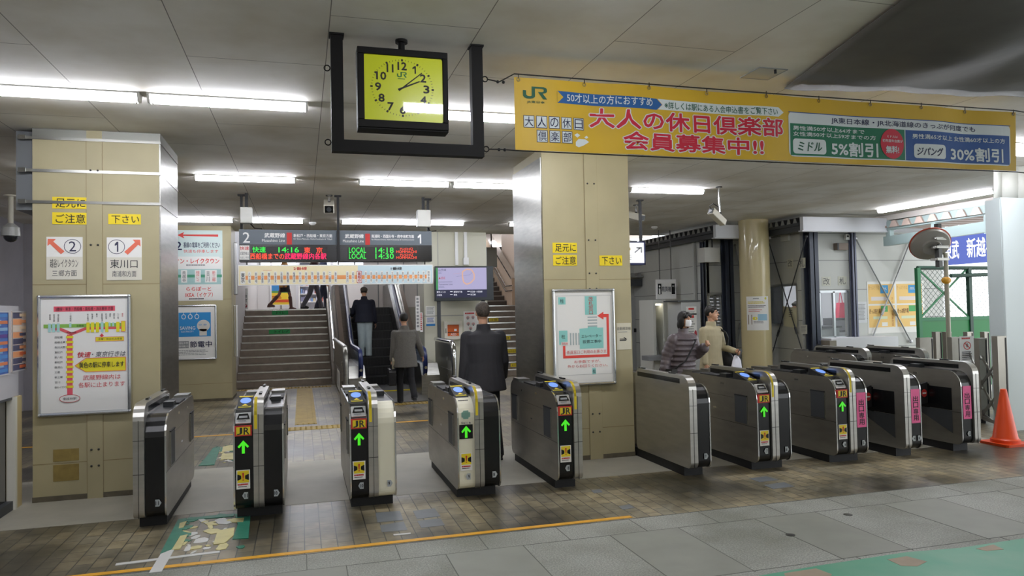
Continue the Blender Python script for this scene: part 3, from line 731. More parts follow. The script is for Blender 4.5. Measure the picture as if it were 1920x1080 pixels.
# ================================================================ clock and its hanging bracket
YC = 4.67
FR = mat('121110', .6); FR.node_tree.nodes['Principled BSDF'].inputs['Specular IOR Level'].default_value = .2
A, B = at_y(622, 285, YC), at_y(906, 296, YC)
x0, x1, zb = A.x, B.x, (A.z + B.z) / 2
pw = .075
br = thing('hanging_bracket', 'black steel U-shaped bracket hanging from the ceiling around the clock', 'bracket', ((x0 + x1) / 2, YC, zb))
for xa in (x0, x1 - pw):
    m = MB(); m.box((xa, YC - .035, zb), (xa + pw, YC + .035, CZ), FR); m.box((xa - .008, YC - .045, CZ - .012), (xa + pw + .008, YC + .045, CZ), FR); m.build('post', br)
m = MB(); m.box((x0 + pw, YC - .035, zb), (x1 - pw, YC + .035, zb + .075), FR); m.build('crossbar', br)
for x, s_ in ((x0, -1), (x1, 1)):
    for z in (zb + .06, zb + .53):
        m = MB(); c = Vector((x + s_ * .022, YC, z)); m.tube([c + Vector((.018 * math.cos(t * PI / 6), 0, .018 * math.sin(t * PI / 6))) for t in range(12)], .004, FR, 6, closed=True); m.build('ring', br)
a, b = at_y(669, 87, YC - .06), at_y(841, 246, YC - .06)
cx0, cx1, cz1, cz0 = a.x, b.x, a.z, b.z
ck = thing('wall_clock', 'square yellow faced clock in a black frame, hanging inside the bracket', 'clock', ((cx0 + cx1) / 2, YC, cz0))
m = MB()
t_ = .042
m.box((cx0, YC - .055, cz0), (cx1, YC + .05, cz1), FR)
for q in ((cx0, cz0 + t_ * 1.15, cx0 + t_, cz1 - t_), (cx1 - t_ * .8, cz0 + t_ * 1.15, cx1, cz1 - t_), (cx0, cz1 - t_, cx1, cz1), (cx0, cz0, cx1, cz0 + t_ * 1.15)): m.box((q[0], YC - .075, q[1]), (q[2], YC - .055, q[3]), FR)
m.box((cx0, YC - .068, cz0 - .012), (cx1, YC + .05, cz0), FR); m.build('case', ck, bevel=.004)
m = MB(); mx_ = (cx0 + cx1) / 2; m.cyl((mx_, YC, cz1), (mx_, YC, CZ), .022, FR); m.cyl((mx_, YC, CZ - .02), (mx_, YC, CZ), .04, FR); m.build('stem', ck)
fx0, fx1, fz1, fz0 = cx0 + t_ * .8, cx1 - t_ * .7, cz1 - t_ * .8, cz0 + t_
s = Sheet((fx0, YC - .056, fz1), (fx1, YC - .056, fz1), (fx0, YC - .056, fz0), 100, 92)
CF = mat('d6e000', .3, emit=.14)  # faint glow put into the dial colour to lift its brightness
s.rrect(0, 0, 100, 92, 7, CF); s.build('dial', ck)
s.mb = MB()
cu, cv = 48.5, 45
for k in range(60):
    a_ = k * PI / 30; big = k % 5 == 0; r0, r1, w_ = (36.5, 39.5, 2.4) if big else (36.8, 38.8, .5)
    d, n_ = (math.sin(a_), -math.cos(a_)), (math.cos(a_), math.sin(a_))
    s.poly([(cu + d[0] * r + n_[0] * q * w_ / 2, cv + d[1] * r + n_[1] * q * w_ / 2) for r, q in ((r0, -1), (r1, -1), (r1, 1), (r0, 1))], BLACKM, 2)
for k in range(1, 13):
    a_ = k * PI / 6; u, v = cu + 30 * math.sin(a_), cv - 30 * math.cos(a_); hw = 3.5 if k not in (1, 10, 11, 12) else (2.2, 0, 5.9, 3.9, 5.4)[k - 8 if k > 9 else 0]
    s.text(str(k), u - hw, v - 5.2, u + hw, v + 5.2, BLACKM, 2, .04)
s.build('numerals', ck)
def jr_mark(s, u, v, w_, h_, m, l):
    P = lambda pts: s.poly([(u + a * w_, v + b * h_) for a, b in pts], m, l)
    P([(.0, .34), (.13, .34), (.13, .68), (.19, .78), (.30, .80), (.36, .74), (.36, 0), (.50, 0), (.50, .82), (.42, .95), (.30, 1), (.15, 1), (.05, .92), (.0, .80)])
    P([(.36, 0), (.86, 0), (.97, .08), (1.0, .2), (1.0, .38), (.93, .5), (.82, .54), (1.0, 1), (.84, 1), (.62, .42), (.80, .42), (.86, .36), (.86, .2), (.80, .15), (.36, .15)])
s.mb = MB(); jr_mark(s, 42, 23, 12, 7.5, mat('1f8a3c', .5), 2); s.lines(43, 32, 54, 33, 1, mat('1f8a3c', .5), 2, .9); s.build('emblem', ck)
for nme, ang, L, wd in (('hour_hand', 64.5, 24, 2.4), ('minute_hand', 48.0, 33, 1.7)):
    s.mb = MB(); a_ = math.radians(ang); d, n_ = (math.sin(a_), -math.cos(a_)), (math.cos(a_), math.sin(a_)); l = 3 if nme[0] == 'h' else 4
    s.poly([(cu + d[0] * r + n_[0] * q * wd / 2, cv + d[1] * r + n_[1] * q * wd / 2) for r, q in ((-6, -1), (L, -.7), (L, .7), (-6, 1))], BLACKM, l); s.build(nme, ck)
m = MB(); m.box((fx0, YC - .066, fz0), (fx1, YC - .064, fz1), CLEAR); m.build('cover_glass', ck)

# ================================================================ the long yellow banner
YB_ = 4.70
TL, BR = at_y(965, 145, YB_), at_y(1906, 320, YB_)
bx0, bx1, bz1, bz0 = TL.x - .004, BR.x, TL.z + .004, BR.z - .004
BW = bx1 - bx0; BH = bz1 - bz0
def wave(x, z):
    t = max(0, min(89.999, (x - bx0) / BW * 90)); i = int(t); q = t - i; v = (z - bz0) / BH
    A = lambda k: .013 * math.sin(k / 90 * 23) * (.3 + .7 * v) + .007 * math.sin(k / 90 * 51 + 1) * (1 - .4 * v) - .006 * math.sin(k / 90 * 33) * v
    return A(i) * (1 - q) + A(i + 1) * q
class Cloth(Sheet):
    def P(s, u, v, l=1):
        p = s.o + s.ux * u + s.vy * v; return Vector((p.x, YB_ + wave(p.x, p.z) - .0016 * l, p.z))
    def poly(s, pts, m, l=1):
        c = 1000 / 90; lo, hi = min(p[0] for p in pts), max(p[0] for p in pts)
        if hi - lo < 6: return Sheet.poly(s, pts, m, l)
        def cut(ps, x, keep):
            out = []
            for (a, b), (d, e) in zip(ps, ps[1:] + ps[:1]):
                ia, ib = (a - x) * keep >= 0, (d - x) * keep >= 0
                if ia: out.append((a, b))
                if ia != ib: out.append((x, b + (e - b) * (x - a) / (d - a)))
            return out
        for k in range(int(lo / c), int(hi / c) + 1):
            q = cut(cut(list(pts), k * c, 1), (k + 1) * c, -1)
            if len(q) > 2: Sheet.poly(s, q, m, l)
        return s
bs = Cloth((bx0, YB_, bz1), (bx1, YB_, bz1), (bx0, YB_, bz0), 1000, 112)
YLW = mat('d8b02a', .45, noise=.10, scale=3)
m = MB(); n_ = 90
for i in range(n_):
    for j in range(4):
        q = [(bx0 + BW * (i + a) / n_, bz0 + BH * (j + b) / 4) for a, b in ((0, 0), (1, 0), (1, 1), (0, 1))]
        m.add([(x, YB_ + wave(x, z), z) for x, z in q], [(0, 1, 2, 3)], YLW, True)
bn = m.build('banner', None, 'long yellow club membership banner strung on ropes under the ceiling', 'banner')
bn.data.set_sharp_from_angle(angle=3)
DG = mat('14573c', .55); BL = mat('1c5c9c', .55); BRD = mat('c8203a', .5); WC = mat('d8e0e0', .6); BGN = mat('12704e', .55); BN2 = mat('1a4f94', .55)
jr_mark(bs, 14, 13, 39, 19, DG, 2); bs.text('JR東日本', 20, 35, 49, 39.5, DG, 2, .01)
for i in range(12):
    a, b = 70 + 170 * i / 12, 70 + 170 * (i + 1) / 12; bs.poly([(a, 17 + (i / 12) * 3), (b, 17 + (i + 1) / 12 * 3), (b, 36 + (i + 1) / 12 * 2), (a, 36 + i / 12 * 2)], BL, 1)
bs.poly([(70, 17), (80, 26.5), (70, 36)], YLW, 2); bs.poly([(240, 20), (250, 29), (240, 38)], BL, 1)
bs.text('50才以上の方におすすめ', 86, 19.5, 232, 33.5, WC, 3, .012)
bs.poly([(242, 20), (470, 21), (481, 29), (470, 37), (242, 37), (251, 29)], WC, 1)
bs.text('※詳しくは駅にある入会申込書をご覧下さい', 255, 23, 468, 35, DG, 2, .008)
for row, (u, v) in (('大人の休日', (14, 58)), ('倶楽部', (35, 80))):
    for i, ch in enumerate(row):
        a = u + i * 20.5; bs.rect(a, v, a + 17.5, v + 19, WC, 1); bs.frame(a, v, a + 17.5, v + 19, .8, NAVY, 2); bs.text(ch, a + 2, v + 2, a + 15.5, v + 17, NAVY, 3)
bs.poly([(99, 96), (104, 91), (116, 91), (122, 95), (112, 101), (104, 104), (99, 102)], WC, 1); bs.poly([(97, 85), (102, 82), (107, 85), (102, 89)], WC, 1); bs.poly([(114, 88), (118, 85), (121, 88), (117, 90)], WC, 1)
for t, u0, v0, u1, v1 in (('大人の休日倶楽部', 124, 41, 478, 71), ('会員募集中!!', 180, 76, 438, 104)):
    for k in range(10): bs.text(t, u0 + 2.6 * math.cos(k * PI / 5), v0 + 2.2 * math.sin(k * PI / 5), u1 + 2.6 * math.cos(k * PI / 5), v1 + 2.2 * math.sin(k * PI / 5), WC, 1 + .08 * k)
    bs.text(t, u0, v0, u1, v1, BRD, 2, .03)
bs.poly(rrect(491, 986, 26, 103, (9,) * 4, 5), WC, 1)
bs.frame(491, 26, 986, 27.4, .7, BN2, 2)
bs.rect(494, 46, 737, 101, BGN, 2); bs.rect(739, 46, 983, 101, BN2, 2)
bs.text('JR東日本線・JR北海道線のきっぷが何度でも', 580, 31, 905, 43, NAVY, 2, .012)
bs.text('男性満50才以上64才まで', 500, 50, 650, 57.5, WC, 3, .02); bs.text('女性満50才以上59才までの方', 500, 60, 673, 67.5, WC, 3, .02)
bs.rrect(499, 72, 566, 98, 6, WC, 3); bs.text('ミドル', 509, 77.5, 557, 93, DG, 4, .02, shear=.2)
bs.text('5%割引', 578, 74, 676, 98, WC, 3, .03); bs.disc(708, 73, 26, 27, BRD, 4)
bs.text('ミドルは', 696, 58, 720, 62, WC, 5); bs.text('初年度年会費が', 686, 65, 731, 70.5, WC, 5, .01); bs.text('無料!', 693, 77, 722, 90, WC, 5, .03)
bs.text('男性満65才以上 女性満60才以上の方', 754, 52, 972, 61, WC, 3, .02)
bs.rrect(757, 70, 829, 96, 6, WC, 3); bs.text('ジパング', 764, 76, 822, 91, NAVY, 4, .02, shear=.2); bs.text('30%割引', 842, 72, 966, 97, WC, 3, .03)
bs.build('lettering', bn)
for k in range(10):
    x = bx0 + .03 + k * (BW - .06) / 9; m = MB(); c = Vector((x, YB_ + wave(x, bz1) - .004, bz1 - .018)); m.tube([c + Vector((.011 * math.cos(t * PI / 5), 0, .011 * math.sin(t * PI / 5))) for t in range(10)], .003, CHROME, 5, closed=True)
    m.tube([c + Vector((0, -.003, .01)), c + Vector((0, -.003, .038))], .0035, DSTEEL, 5); m.build('eyelet_hook', bn)
for z, zz, lb, xe in ((bz1 + .018, zb + .53, 'upper', bx1 + .16), (bz0 - .008, zb + .06, 'lower', bx1 + .2)):
    m = MB(); m.tube([(x1 + .04, YC, zz), (x1 + .12, YC, zz - (.012 if lb == 'upper' else -.002)), (bx0, YB_ - .004, z), (bx0 + BW * .5, YB_ - .004, z - .006), (bx1, YB_ - .004, z), (xe, YB_, z - .01)], .0045, BLACKM, 6)
    o = m.build('rope', None, lb + ' black rope holding the yellow banner', 'rope')
    for xx in (x1 + .11, x1 + .15): k = MB(); k.ball((xx, YC, zz - (.012 if lb == 'upper' else 0)), .011, BLACKM, 8, 6); k.build('knot', o)
# ================================================================ marks on the floor
OY = mat('e0a526', .5, noise=.15, scale=14); TAC = mat('ad9242', .6, noise=.25, scale=6)
m = MB(); m.box((-3.2, 5.335, 0), (2.50, 5.39, .0025), OY); m.build('floor_tape', None, 'long orange yellow tape along the edge of the paving in front of the gates', 'tape')
m = MB(); m.box((-4.8, 10.88, 0), (-.42, 10.96, .0025), OY); m.box((1.1, 11.05, 0), (2.4, 11.13, .0025), OY); m.build('floor_tape', None, 'orange yellow tape across the floor beyond the gates', 'tape')
def tactile(x0, y0, x1, y1, lb, bars=False):
    m = MB(); m.box((x0, y0, 0), (x1, y1, .004), TAC)
    n = int((x1 - x0) / .075); k = int((y1 - y0) / .075)
    if bars:
        for i in range(4): x = x0 + .04 + i * (x1 - x0 - .08) / 3; m.box((x - .012, y0 + .02, .004), (x + .012, y1 - .02, .009), TAC)
    else:
        for i in range(n):
            for j in range(k): x, y = x0 + .04 + i * .075, y0 + .04 + j * .075; m.prism([(x - .014, y), (x, y - .014), (x + .014, y), (x, y + .014)], 'z', .004, .009, TAC)
    m.build('tactile_paving', None, lb, 'tactile paving')
tactile(-.12, 11.45, .20, 16.9, 'yellow tactile strip of long bars leading to the escalator', True)
tactile(-.30, 10.9, .62, 11.22, 'yellow studded tactile patch beyond the gate with the plain cream half')
tactile(-1.4, 17.0, .62, 17.3, 'yellow studded tactile band at the foot of the stairs')
tactile(1.45, 13.1, 2.35, 13.4, 'yellow studded tactile band in front of the escalator')
WT = mat('c8c8c4', .5)
def strip(p, q, w_, m_, name, lb, cat, h=.0035):
    a, b = at_z(*p, 0), at_z(*q, 0); d = (b - a).normalized(); n = Vector((-d.y, d.x, 0)) * w_ / 2
    m = MB(); P = [a + n, b + n, b - n, a - n]; m.prism([(v.x, v.y) for v in P], 'z', 0, h, m_); return m.build(name, None, lb, cat)
strip((217, 1059), (412, 1035), .045, WT, 'floor_tape', 'longer white tape of the cross on the floor before the worn green sticker', 'tape')
strip((322, 1022), (291, 1074), .075, WT, 'floor_tape', 'short wide white tape crossing the yellow tape', 'tape', .0045)
strip((738, 1003.5), (770, 1000.5), .03, WT, 'floor_tape', 'tiny white tape just beyond the yellow tape in front of gates 10 and 9', 'tape')
# worn green stickers: what is left of them
GS, YS = mat('2f7a62', .5, noise=.3, scale=9), mat('cfc68a', .5, noise=.2, scale=9)
def worn(polys, lb, quad, n, seed):
    m = MB(); r = random.Random(seed); Q = [at_z(x, y, 0) for x, y in quad]
    for i in range(n):
        u, v = r.random(), r.random(); c = (Q[0] * (1 - u) + Q[1] * u) * (1 - v) + (Q[3] * (1 - u) + Q[2] * u) * v
        a, b, t = .012 + .05 * r.random() ** 2, .02 + .09 * r.random() ** 2, r.uniform(-.5, .9)
        pts = [(c.x + a * k * math.cos(t) - b * q * math.sin(t), c.y + a * k * math.sin(t) + b * q * math.cos(t)) for k, q in ((-1, -.8 * r.random()), (-.3, -1), (.7, -.9), (1, .3 * r.random()), (.5, 1), (-.6, .8))]
        g = u < .12 or u > .86 or v < .10; m.prism(pts, 'z', 0, .0032 + .00003 * i, (GS if g else YS if r.random() < .5 else WT))
    for c, pts in polys:
        P = [at_z(x, y, 0) for x, y in pts]; P = P[::-1]
        m.prism([(p.x, p.y) for p in P], 'z', 0, .0022 + .0001 * len(m.f) / 10, c)
    return m.build('floor_sticker', None, lb, 'sticker')
worn([(GS, [(334, 975), (350, 972), (325, 1030), (300, 1040)]), (GS, [(440, 965), (470, 962), (466, 1010), (436, 1012), (446, 985)]), (GS, [(352, 972), (440, 964), (438, 969), (350, 976)]),
      (YS, [(337, 982), (350, 978), (344, 990), (335, 992)]), (YS, [(338, 1006), (352, 1003), (338, 1030), (322, 1032)]), (YS, [(408, 996), (440, 990), (438, 1005), (420, 1020), (400, 1022)]), (YS, [(436, 973), (458, 972), (456, 980), (432, 980)])], 'worn green and cream floor sticker in front of gate lane 11', [(345, 972), (462, 962), (452, 1030), (312, 1040)], 42, 2)
worn([(GS, [(398, 842), (414, 838), (402, 872), (372, 874), (386, 858)]), (GS, [(414, 840), (440, 836), (440, 842), (412, 848)]), (YS, [(418, 838), (440, 834), (440, 845), (416, 848)]), (YS, [(416, 852), (440, 850), (440, 862), (414, 862)])], 'worn green and cream floor sticker behind gate lane 11', [(404, 838), (440, 834), (440, 866), (376, 872)], 40, 5)
GF = mat('2f9270', .45, noise=.45, scale=2.2, c2='5f9a7c')
gp = [(1424, 1080), (1530, 1062), (1700, 1036), (1800, 1028), (1920, 1010), (1920, 1180), (1300, 1180)]
BRN = mat('a08f78', .6, noise=.2, scale=6)
m = MB(); P = [at_z(x, y, 0) for x, y in gp][::-1]; m.prism([(p.x, p.y) for p in P], 'z', 0, .003, GF)
for pts in ([(1664, 1050), (1700, 1044), (1738, 1054), (1720, 1063), (1690, 1062)], [(1830, 1030), (1862, 1022), (1882, 1031), (1850, 1034)], [(1470, 1076), (1530, 1067), (1560, 1078), (1540, 1100), (1480, 1100)]):
    P = [at_z(x, y, 0) for x, y in pts][::-1]; m.prism([(p.x, p.y) for p in P], 'z', 0, .0045, BRN)
m.build('floor_sheet', None, 'green floor covering with worn brown patches on the grey paving', 'floor sheet')
for px, py in ((1590, 965), (1482, 1003)):
    p = at_z(px, py, 0); m = MB(); m.lathe([(.035, 0), (.035, .002), (.01, .003)], (p.x, p.y, 0), DSTEEL, 12); m.build('paving_stud', None, 'small round metal plug in the paving, ' + ('further from' if px > 1500 else 'nearer to') + ' the viewer', 'plug')
# paper scrap, dark slate tiles
SL = mat('6d7276', .4, noise=.15, scale=8)
for quads in ([(704, 962), (750, 958), (756, 975), (708, 980)], [(712, 985), (757, 978), (764, 994), (716, 998)], [(774, 958), (815, 953), (826, 968), (782, 973)], [(782, 977), (826, 972), (834, 985), (790, 990)], [(1108, 920), (1124, 917), (1130, 923), (1114, 925)], [(1160, 950), (1180, 946), (1190, 952), (1168, 956)], [(1404, 897), (1438, 893), (1460, 900), (1424, 904)], [(1432, 910), (1470, 904), (1490, 912), (1450, 917)]):
    P = [at_z(x, y, 0) for x, y in quads][::-1]; m = MB(); m.prism([(p.x, p.y) for p in P], 'z', 0, .0012, SL); m.build('floor_tile', None, kind='structure')
# fittings under the ceiling at the right: dark tarpaulin, hatch
TP = mat('5c5a54', .6, noise=.25, scale=3, bump=.3, bscale=5)
a = at_z(1470, 166, 3.40); b = at_z(1790, 187, 3.36); c = at_z(1935, 204, 3.30); d = at_z(1705, -2, 3.38)
d = a + (d - a) * 1.6
m = MB(); n_ = 36; g = []
r0 = random.Random(4)
for i in range(n_ + 1):
    t = i / n_; lo = a + (c + (c - a) * .5 - a) * t; lo.y += .03 * math.sin(t * 17) + .02 * math.sin(t * 41)
    row = []
    for j in range(17):
        q = j / 16; hi = d + Vector((lo.x - a.x, 0, 0)); p = lo + (hi - lo) * q
        e = min(1, q * 3) * min(1, t * 4); p.z = 3.405 - e * (.05 * abs(math.sin(t * 5.2 + q * 1.3)) ** 3 + .03 * math.sin(t * 9 - q * 2.5) ** 2) - .05 * max(0, t - .5) * (1 - q)
        row.append(p)
    g.append(row)
vs = [p for row in g for p in row]
m.add(vs, [(i * 17 + j, i * 17 + j + 1, (i + 1) * 17 + j + 1, (i + 1) * 17 + j) for i in range(n_) for j in range(16)], TP, True)
tp = m.build('tarpaulin', None, 'large dark grey tarpaulin stretched under the ceiling above the banner end', 'tarpaulin'); md = tp.modifiers.new('t', 'SOLIDIFY'); md.thickness = .006
a, b = at_z(1408, 141, CZ), at_z(1456, 134, CZ); m = MB()
cx, cy = (a.x + b.x) / 2, (a.y + b.y) / 2
for q in ((-.125, -.125, .125, -.12), (-.125, .12, .125, .125), (-.125, -.12, -.12, .12), (.12, -.12, .125, .12)): m.box((cx + q[0], cy + q[1], CZ - .006), (cx + q[2], cy + q[3], CZ), GREY)
m.box((cx - .12, cy - .12, CZ - .003), (cx + .12, cy + .12, CZ), mat('d6d0c2', .7)); m.cyl((cx + .03, cy - .1, CZ - .03), (cx + .03, cy - .1, CZ), .01, BLACKM); m.build('ceiling_hatch', None, 'small square hatch in the ceiling near the dark tarpaulin', 'hatch')
# posters on the low partition
for (px0, py0, px1, py1), lb, cols, seed in (((-40, 583, 16, 702), 'blue poster on the low partition beside the pillar, next to the orange one', ('3f62b0', '4a86c8', '5a3f8a', 'd07a50', '8fb4d8'), 3), ((22, 583, 49, 693), 'pale orange poster on the low partition beside the pillar', ('e8a070', 'e9d0b0', 'd8804a', '50506a', 'e6d6c6', 'd86a40'), 8)):
    s = sheet_x(XP + .006, px0, py0, px1, py1, 100, 140); r = random.Random(seed)
    for i in range(9):
        v = 4 + i * 15; s.rect(4, v, 60 + 34 * r.random(), v + 13, mat(r.choice(cols), .6)); s.rect(50, v + 2, 95, v + 9, mat(r.choice(cols), .6), 2)
    s.frame(0, 0, 100, 140, 3, mat('c4c4c8', .4), 3); sign(s, 'poster', lb, 'poster', mat('d8c8c0' if seed == 8 else '4a6cb4', .5), .006)
# ================================================================ departure board, line map, screen
YD = 11.16
HG = mat('5f6870', .5)
L0, R0 = at_y(448, 430, YD), at_y(810, 490, YD)
dx0, dx1, dz1, dz0 = L0.x, R0.x, L0.z, R0.z
mid = at_y(634, 460, YD).x
hd = at_y(634, 459, YD).z
db = thing('departure_board', 'grey and black departure board with green and red train times', 'display', ((dx0 + dx1) / 2, YD, dz0))
LR, LGN, LMG = glow('ff4a2a', 1.0), glow('2ff04a', .85), glow('ff1060', .9); LEDBG = mat('17120f', .4)
for xa, xb, side in ((dx0, mid, 2), (mid, dx1, 1)):
    m = MB(); m.box((xa, YD, hd), (xb, YD + .22, dz1), HG); hp = m.build('header_panel', db)
    s = Sheet((xa, YD, dz1), (xb, YD, dz1), (xa, YD, hd), 1800, 260)
    if side == 2:
        s.text('2', 70, 50, 190, 230, WHITE, 1, .01); s.text('武蔵野線', 450, 60, 820, 140, WHITE, 1, .02); s.text('Musashino Line', 405, 165, 820, 215, WHITE, 1)
        s.rect(850, 50, 945, 262, RED); s.text('新松戸・西船橋・東京方面', 975, 70, 1690, 130, WHITE, 1, .015); s.text('for Shim-Matsudo, Nishi-Funabashi & Tōkyō', 975, 145, 1690, 180, WHITE, 1)
    else:
        s.text('武蔵野線', 130, 65, 480, 140, WHITE, 1, .02); s.text('Musashino Line', 90, 165, 480, 215, WHITE, 1)
        s.rect(510, 55, 600, 262, RED); s.text('南浦和・西国分寺・府中本町方面', 630, 70, 1450, 130, WHITE, 1, .015); s.text('for Minami-Urawa, Nishi-Kokubunji & Fuchūhommachi', 630, 145, 1450, 180, WHITE, 1)
        s.text('1', 1525, 60, 1592, 230, WHITE, 1, .01)
    s.build('lettering', hp)
    m = MB(); m.box((xa, YD - .004, dz0), (xb - (.0 if side == 1 else .012), YD + .22, hd), BLACK); lp = m.build('led_panel', db)
    s = Sheet((xa, YD - .004, hd), (xb, YD - .004, hd), (xa, YD - .004, dz0), 1800, 320)
    if side == 2:
        s.rect(230, 40, 1590, 280, LEDBG); s.rect(5, 20, 180, 285, PAPER); s.text('快速', 15, 40, 172, 110, RED, 2, .01); s.text('武蔵野線は', 15, 140, 172, 200, INK, 2); s.text('各駅に停車', 15, 225, 172, 270, GREY, 2)
        s.text('快速', 235, 45, 470, 150, LGN, 2, .012); s.text('14:16', 700, 50, 1070, 150, LGN, 2, .012); s.text('東', 1165, 50, 1280, 165, LR, 2, .012); s.text('京', 1390, 50, 1505, 165, LR, 2, .012)
        s.text('西船橋までの', 195, 165, 800, 280, LR, 2, .012); s.text('武蔵野線内各駅', 810, 165, 1575, 280, LMG, 2, .02)
    else:
        s.rect(180, 40, 1500, 285, LEDBG)
        for v, t in ((50, '14:18'), (165, '14:30')):
            s.text('LOCAL', 200, v, 520, v + 105, LGN, 2, .012); s.text(t, 700, v, 1050, v + 105, LGN, 2, .012); s.text('FUCHŪ', 1175, v - 4, 1420, v + 48, LR, 2, .012); s.text('HOMMACHI', 1100, v + 55, 1495, v + 105, LR, 2, .012)
    s.build('led_text', lp)
for px, lo in ((452, dz1), (634, dz0), (805, dz1)):
    m = MB(); x = at_y(px, 430, YD).x; yy = YD - .02 if px == 634 else YD + .1
    m.box((x - .018, yy - .018, lo), (x + .018, yy + .018, CZ), BLACKM); m.box((x - .05, yy - .04, CZ - .02), (x + .05, yy + .04, CZ), BLACKM); m.build('pole', db)
# speakers beside the poles
for (px0, py0, px1, py1), lb in (((450, 388, 473, 418), 'pale grey loudspeaker box on the pole above the Tokyo half of the departure board'), ((783, 393, 808, 425), 'pale grey loudspeaker box on the pole at the other end of the departure board')):
    a, b = at_y(px0, py0, YD - .12), at_y(px1, py1, YD - .12)
    m = MB(); m.box((a.x, YD - .12, b.z), (b.x, YD + .04, a.z), mat('c6c6be', .4)); o = m.build('loudspeaker', None, lb, 'loudspeaker', bevel=.008)
    c = MB(); xm = (a.x + b.x) / 2; c.box((xm - .02, YD - .05, a.z), (xm + .02, YD - .01, CZ), BLACKM); c.build('bracket', o); c = MB(); c.tube([(b.x - .03, YD, b.z), (b.x + .02, YD + .02, b.z - .06), (b.x + .12, YD + .1, dz1 + .02)], .008, BLACKM, 6); c.build('cable', o)
# line map
a, b = at_y(446, 497, YD), at_y(812, 532, YD)
ms = Sheet((a.x, YD, a.z), (b.x, YD, a.z), (a.x, YD, b.z), 1230, 118)
CRM, LBL, ORB, RD2 = mat('efe3bb', .5), mat('c7dce2', .5), mat('e79a5c', .5), mat('b03038', .5)
ms.rect(5, 5, 735, 113, CRM); ms.rect(735, 5, 1225, 113, LBL); ms.rect(44, 62, 1195, 85, ORB, 2)
ms.text('2番線', 333, 12, 415, 30, RED, 2, .02); ms.text('1番線', 950, 14, 1022, 32, INK, 2, .02); ms.lines(150, 30, 215, 34, 1, RED, 2)
ms.rrect(14, 36, 44, 110, 5, PAPER, 3); ms.text('東\n京', 18, 46, 40, 100, INK, 4, .01)
W_ = ('八丁堀', '新木場', '海浜幕張', '舞浜', '新浦安', '南船橋', '西船橋', '船橋法典', '市川大野', '東松戸', '新八柱', '新松戸', '南流山', '三郷', '新三郷', '吉川', '越谷レ')
us = [68, 107, 145, 184, 223, 260, 298, 336, 373, 410, 448, 485, 521, 558, 594, 668, 704]
for u, t in zip(us, W_): ms.rrect(u - 9, 38, u + 9, 108, 5, PAPER, 3); ms.text('\n'.join(t), u - 6, 44, u + 6, 102, mat('4a4a4e', .6), 4)
ms.rrect(728, 37, 760, 109, 4, RD2, 3); ms.rrect(731, 40, 757, 106, 3, PAPER, 4); ms.text('南\n越\n谷', 734, 44, 754, 102, RD2, 5, .02)
for i, t in enumerate(('東川口', '東浦和', '南浦和', '武蔵浦和', '西浦和', '北朝霞', '新座', '東所沢', '新秋津', '新小平', '西国分寺', '北府中')):
    u = 786 + i * 34.6; ms.rrect(u - 8, 38, u + 8, 108, 5, PAPER, 3); ms.text('\n'.join(t), u - 5.5, 44, u + 5.5, 102, mat('4a4a4e', .6), 4)
ms.rrect(1187, 36, 1214, 110, 4, PAPER, 3); ms.text('府\n中\n本\n町', 1193, 40, 1208, 106, INK, 4)
o = ms.slab(WHITE, .06).build('line_map', None, 'long cream and blue line map hung under the departure board', 'sign'); ms.build('lettering', o)
for x in (a.x + .12, mid, b.x - .12): m = MB(); m.box((x - .01, YD + .02, a.z), (x + .01, YD + .04, dz0), DSTEEL); m.build('hanger', o)
# information screen on two legs
YT = 15.4
a, b = at_y(815, 499, YT), at_y(926, 563, YT)
tv = thing('information_screen', 'wide black framed information screen with orange loop map on two legs', 'screen', ((a.x + b.x) / 2, YT, 0))
m = MB(); m.box((a.x, YT, b.z), (b.x, YT + .14, a.z), mat('20272a', .35)); m.build('case', tv, bevel=.01)
p, q = at_y(817, 502, YT), at_y(913, 557, YT)
s = Sheet((p.x, YT, p.z), (q.x, YT, p.z), (p.x, YT, q.z), 100, 57)
SCR, SB, SW_ = glow('c9c3ee', .5), glow('20244e', .4), glow('e8e8f4', .9)
s.rect(0, 0, 100, 42, SCR); s.rect(0, 42, 100, 57, SB); s.rect(0, 0, 4, 42, glow('2f8a4a', .7), 2); s.rect(4, 27, 32, 27.6, glow('555577', .5), 2)
s.text('山手線', 5, 2, 20, 6.5, glow('4a4a66', .5), 2); s.text('▲遅延', 5, 17, 18, 22, glow('c05060', .6), 2); s.text('Yamanote Line', 5, 30, 32, 33, glow('4a4a66', .5), 2); s.lines(5, 8, 12, 12, 2, glow('8a8ab0', .6), 2); s.lines(5, 35, 18, 39, 2, glow('8a8ab0', .6), 2)
lp = [(52, 8), (60, 3), (70, 4), (75, 12), (75, 22), (68, 29), (60, 32), (54, 28), (52, 18), (52, 8)]
s.line(lp, 2.6, glow('dcae98', .7), 3); s.line([(40, 17), (66, 14), (72, 9)], .5, glow('8a8ab0', .6), 2); s.line([(34, 12), (50, 10)], .4, glow('d8a8b0', .6), 2)
for v, ts in ((46, ('東京メトロ', '都営地下鉄', '京王線・小田急線')), (51.5, ('小田急', '東急', '京王線'))):
    for u, t in zip((1, 34, 67), ts): s.text(t, u, v - 1.5, u + 3.4 * min(len(t), 7), v + 2, SW_, 3)
    for u in (27, 61): s.rect(u, v - 1, u + 5, v, SW_, 3)
o = s.slab(BLACK, .002).build('display', tv); s.build('picture', o)
for px in (823, 906):
    x = at_y(px, 600, YT + .1).x; m = MB(); m.box((x - .035, YT + .05, 0), (x + .035, YT + .12, b.z), DGREY); m.box((x - .12, YT - .2, 0), (x + .12, YT + .35, .03), DGREY); m.build('leg', tv)
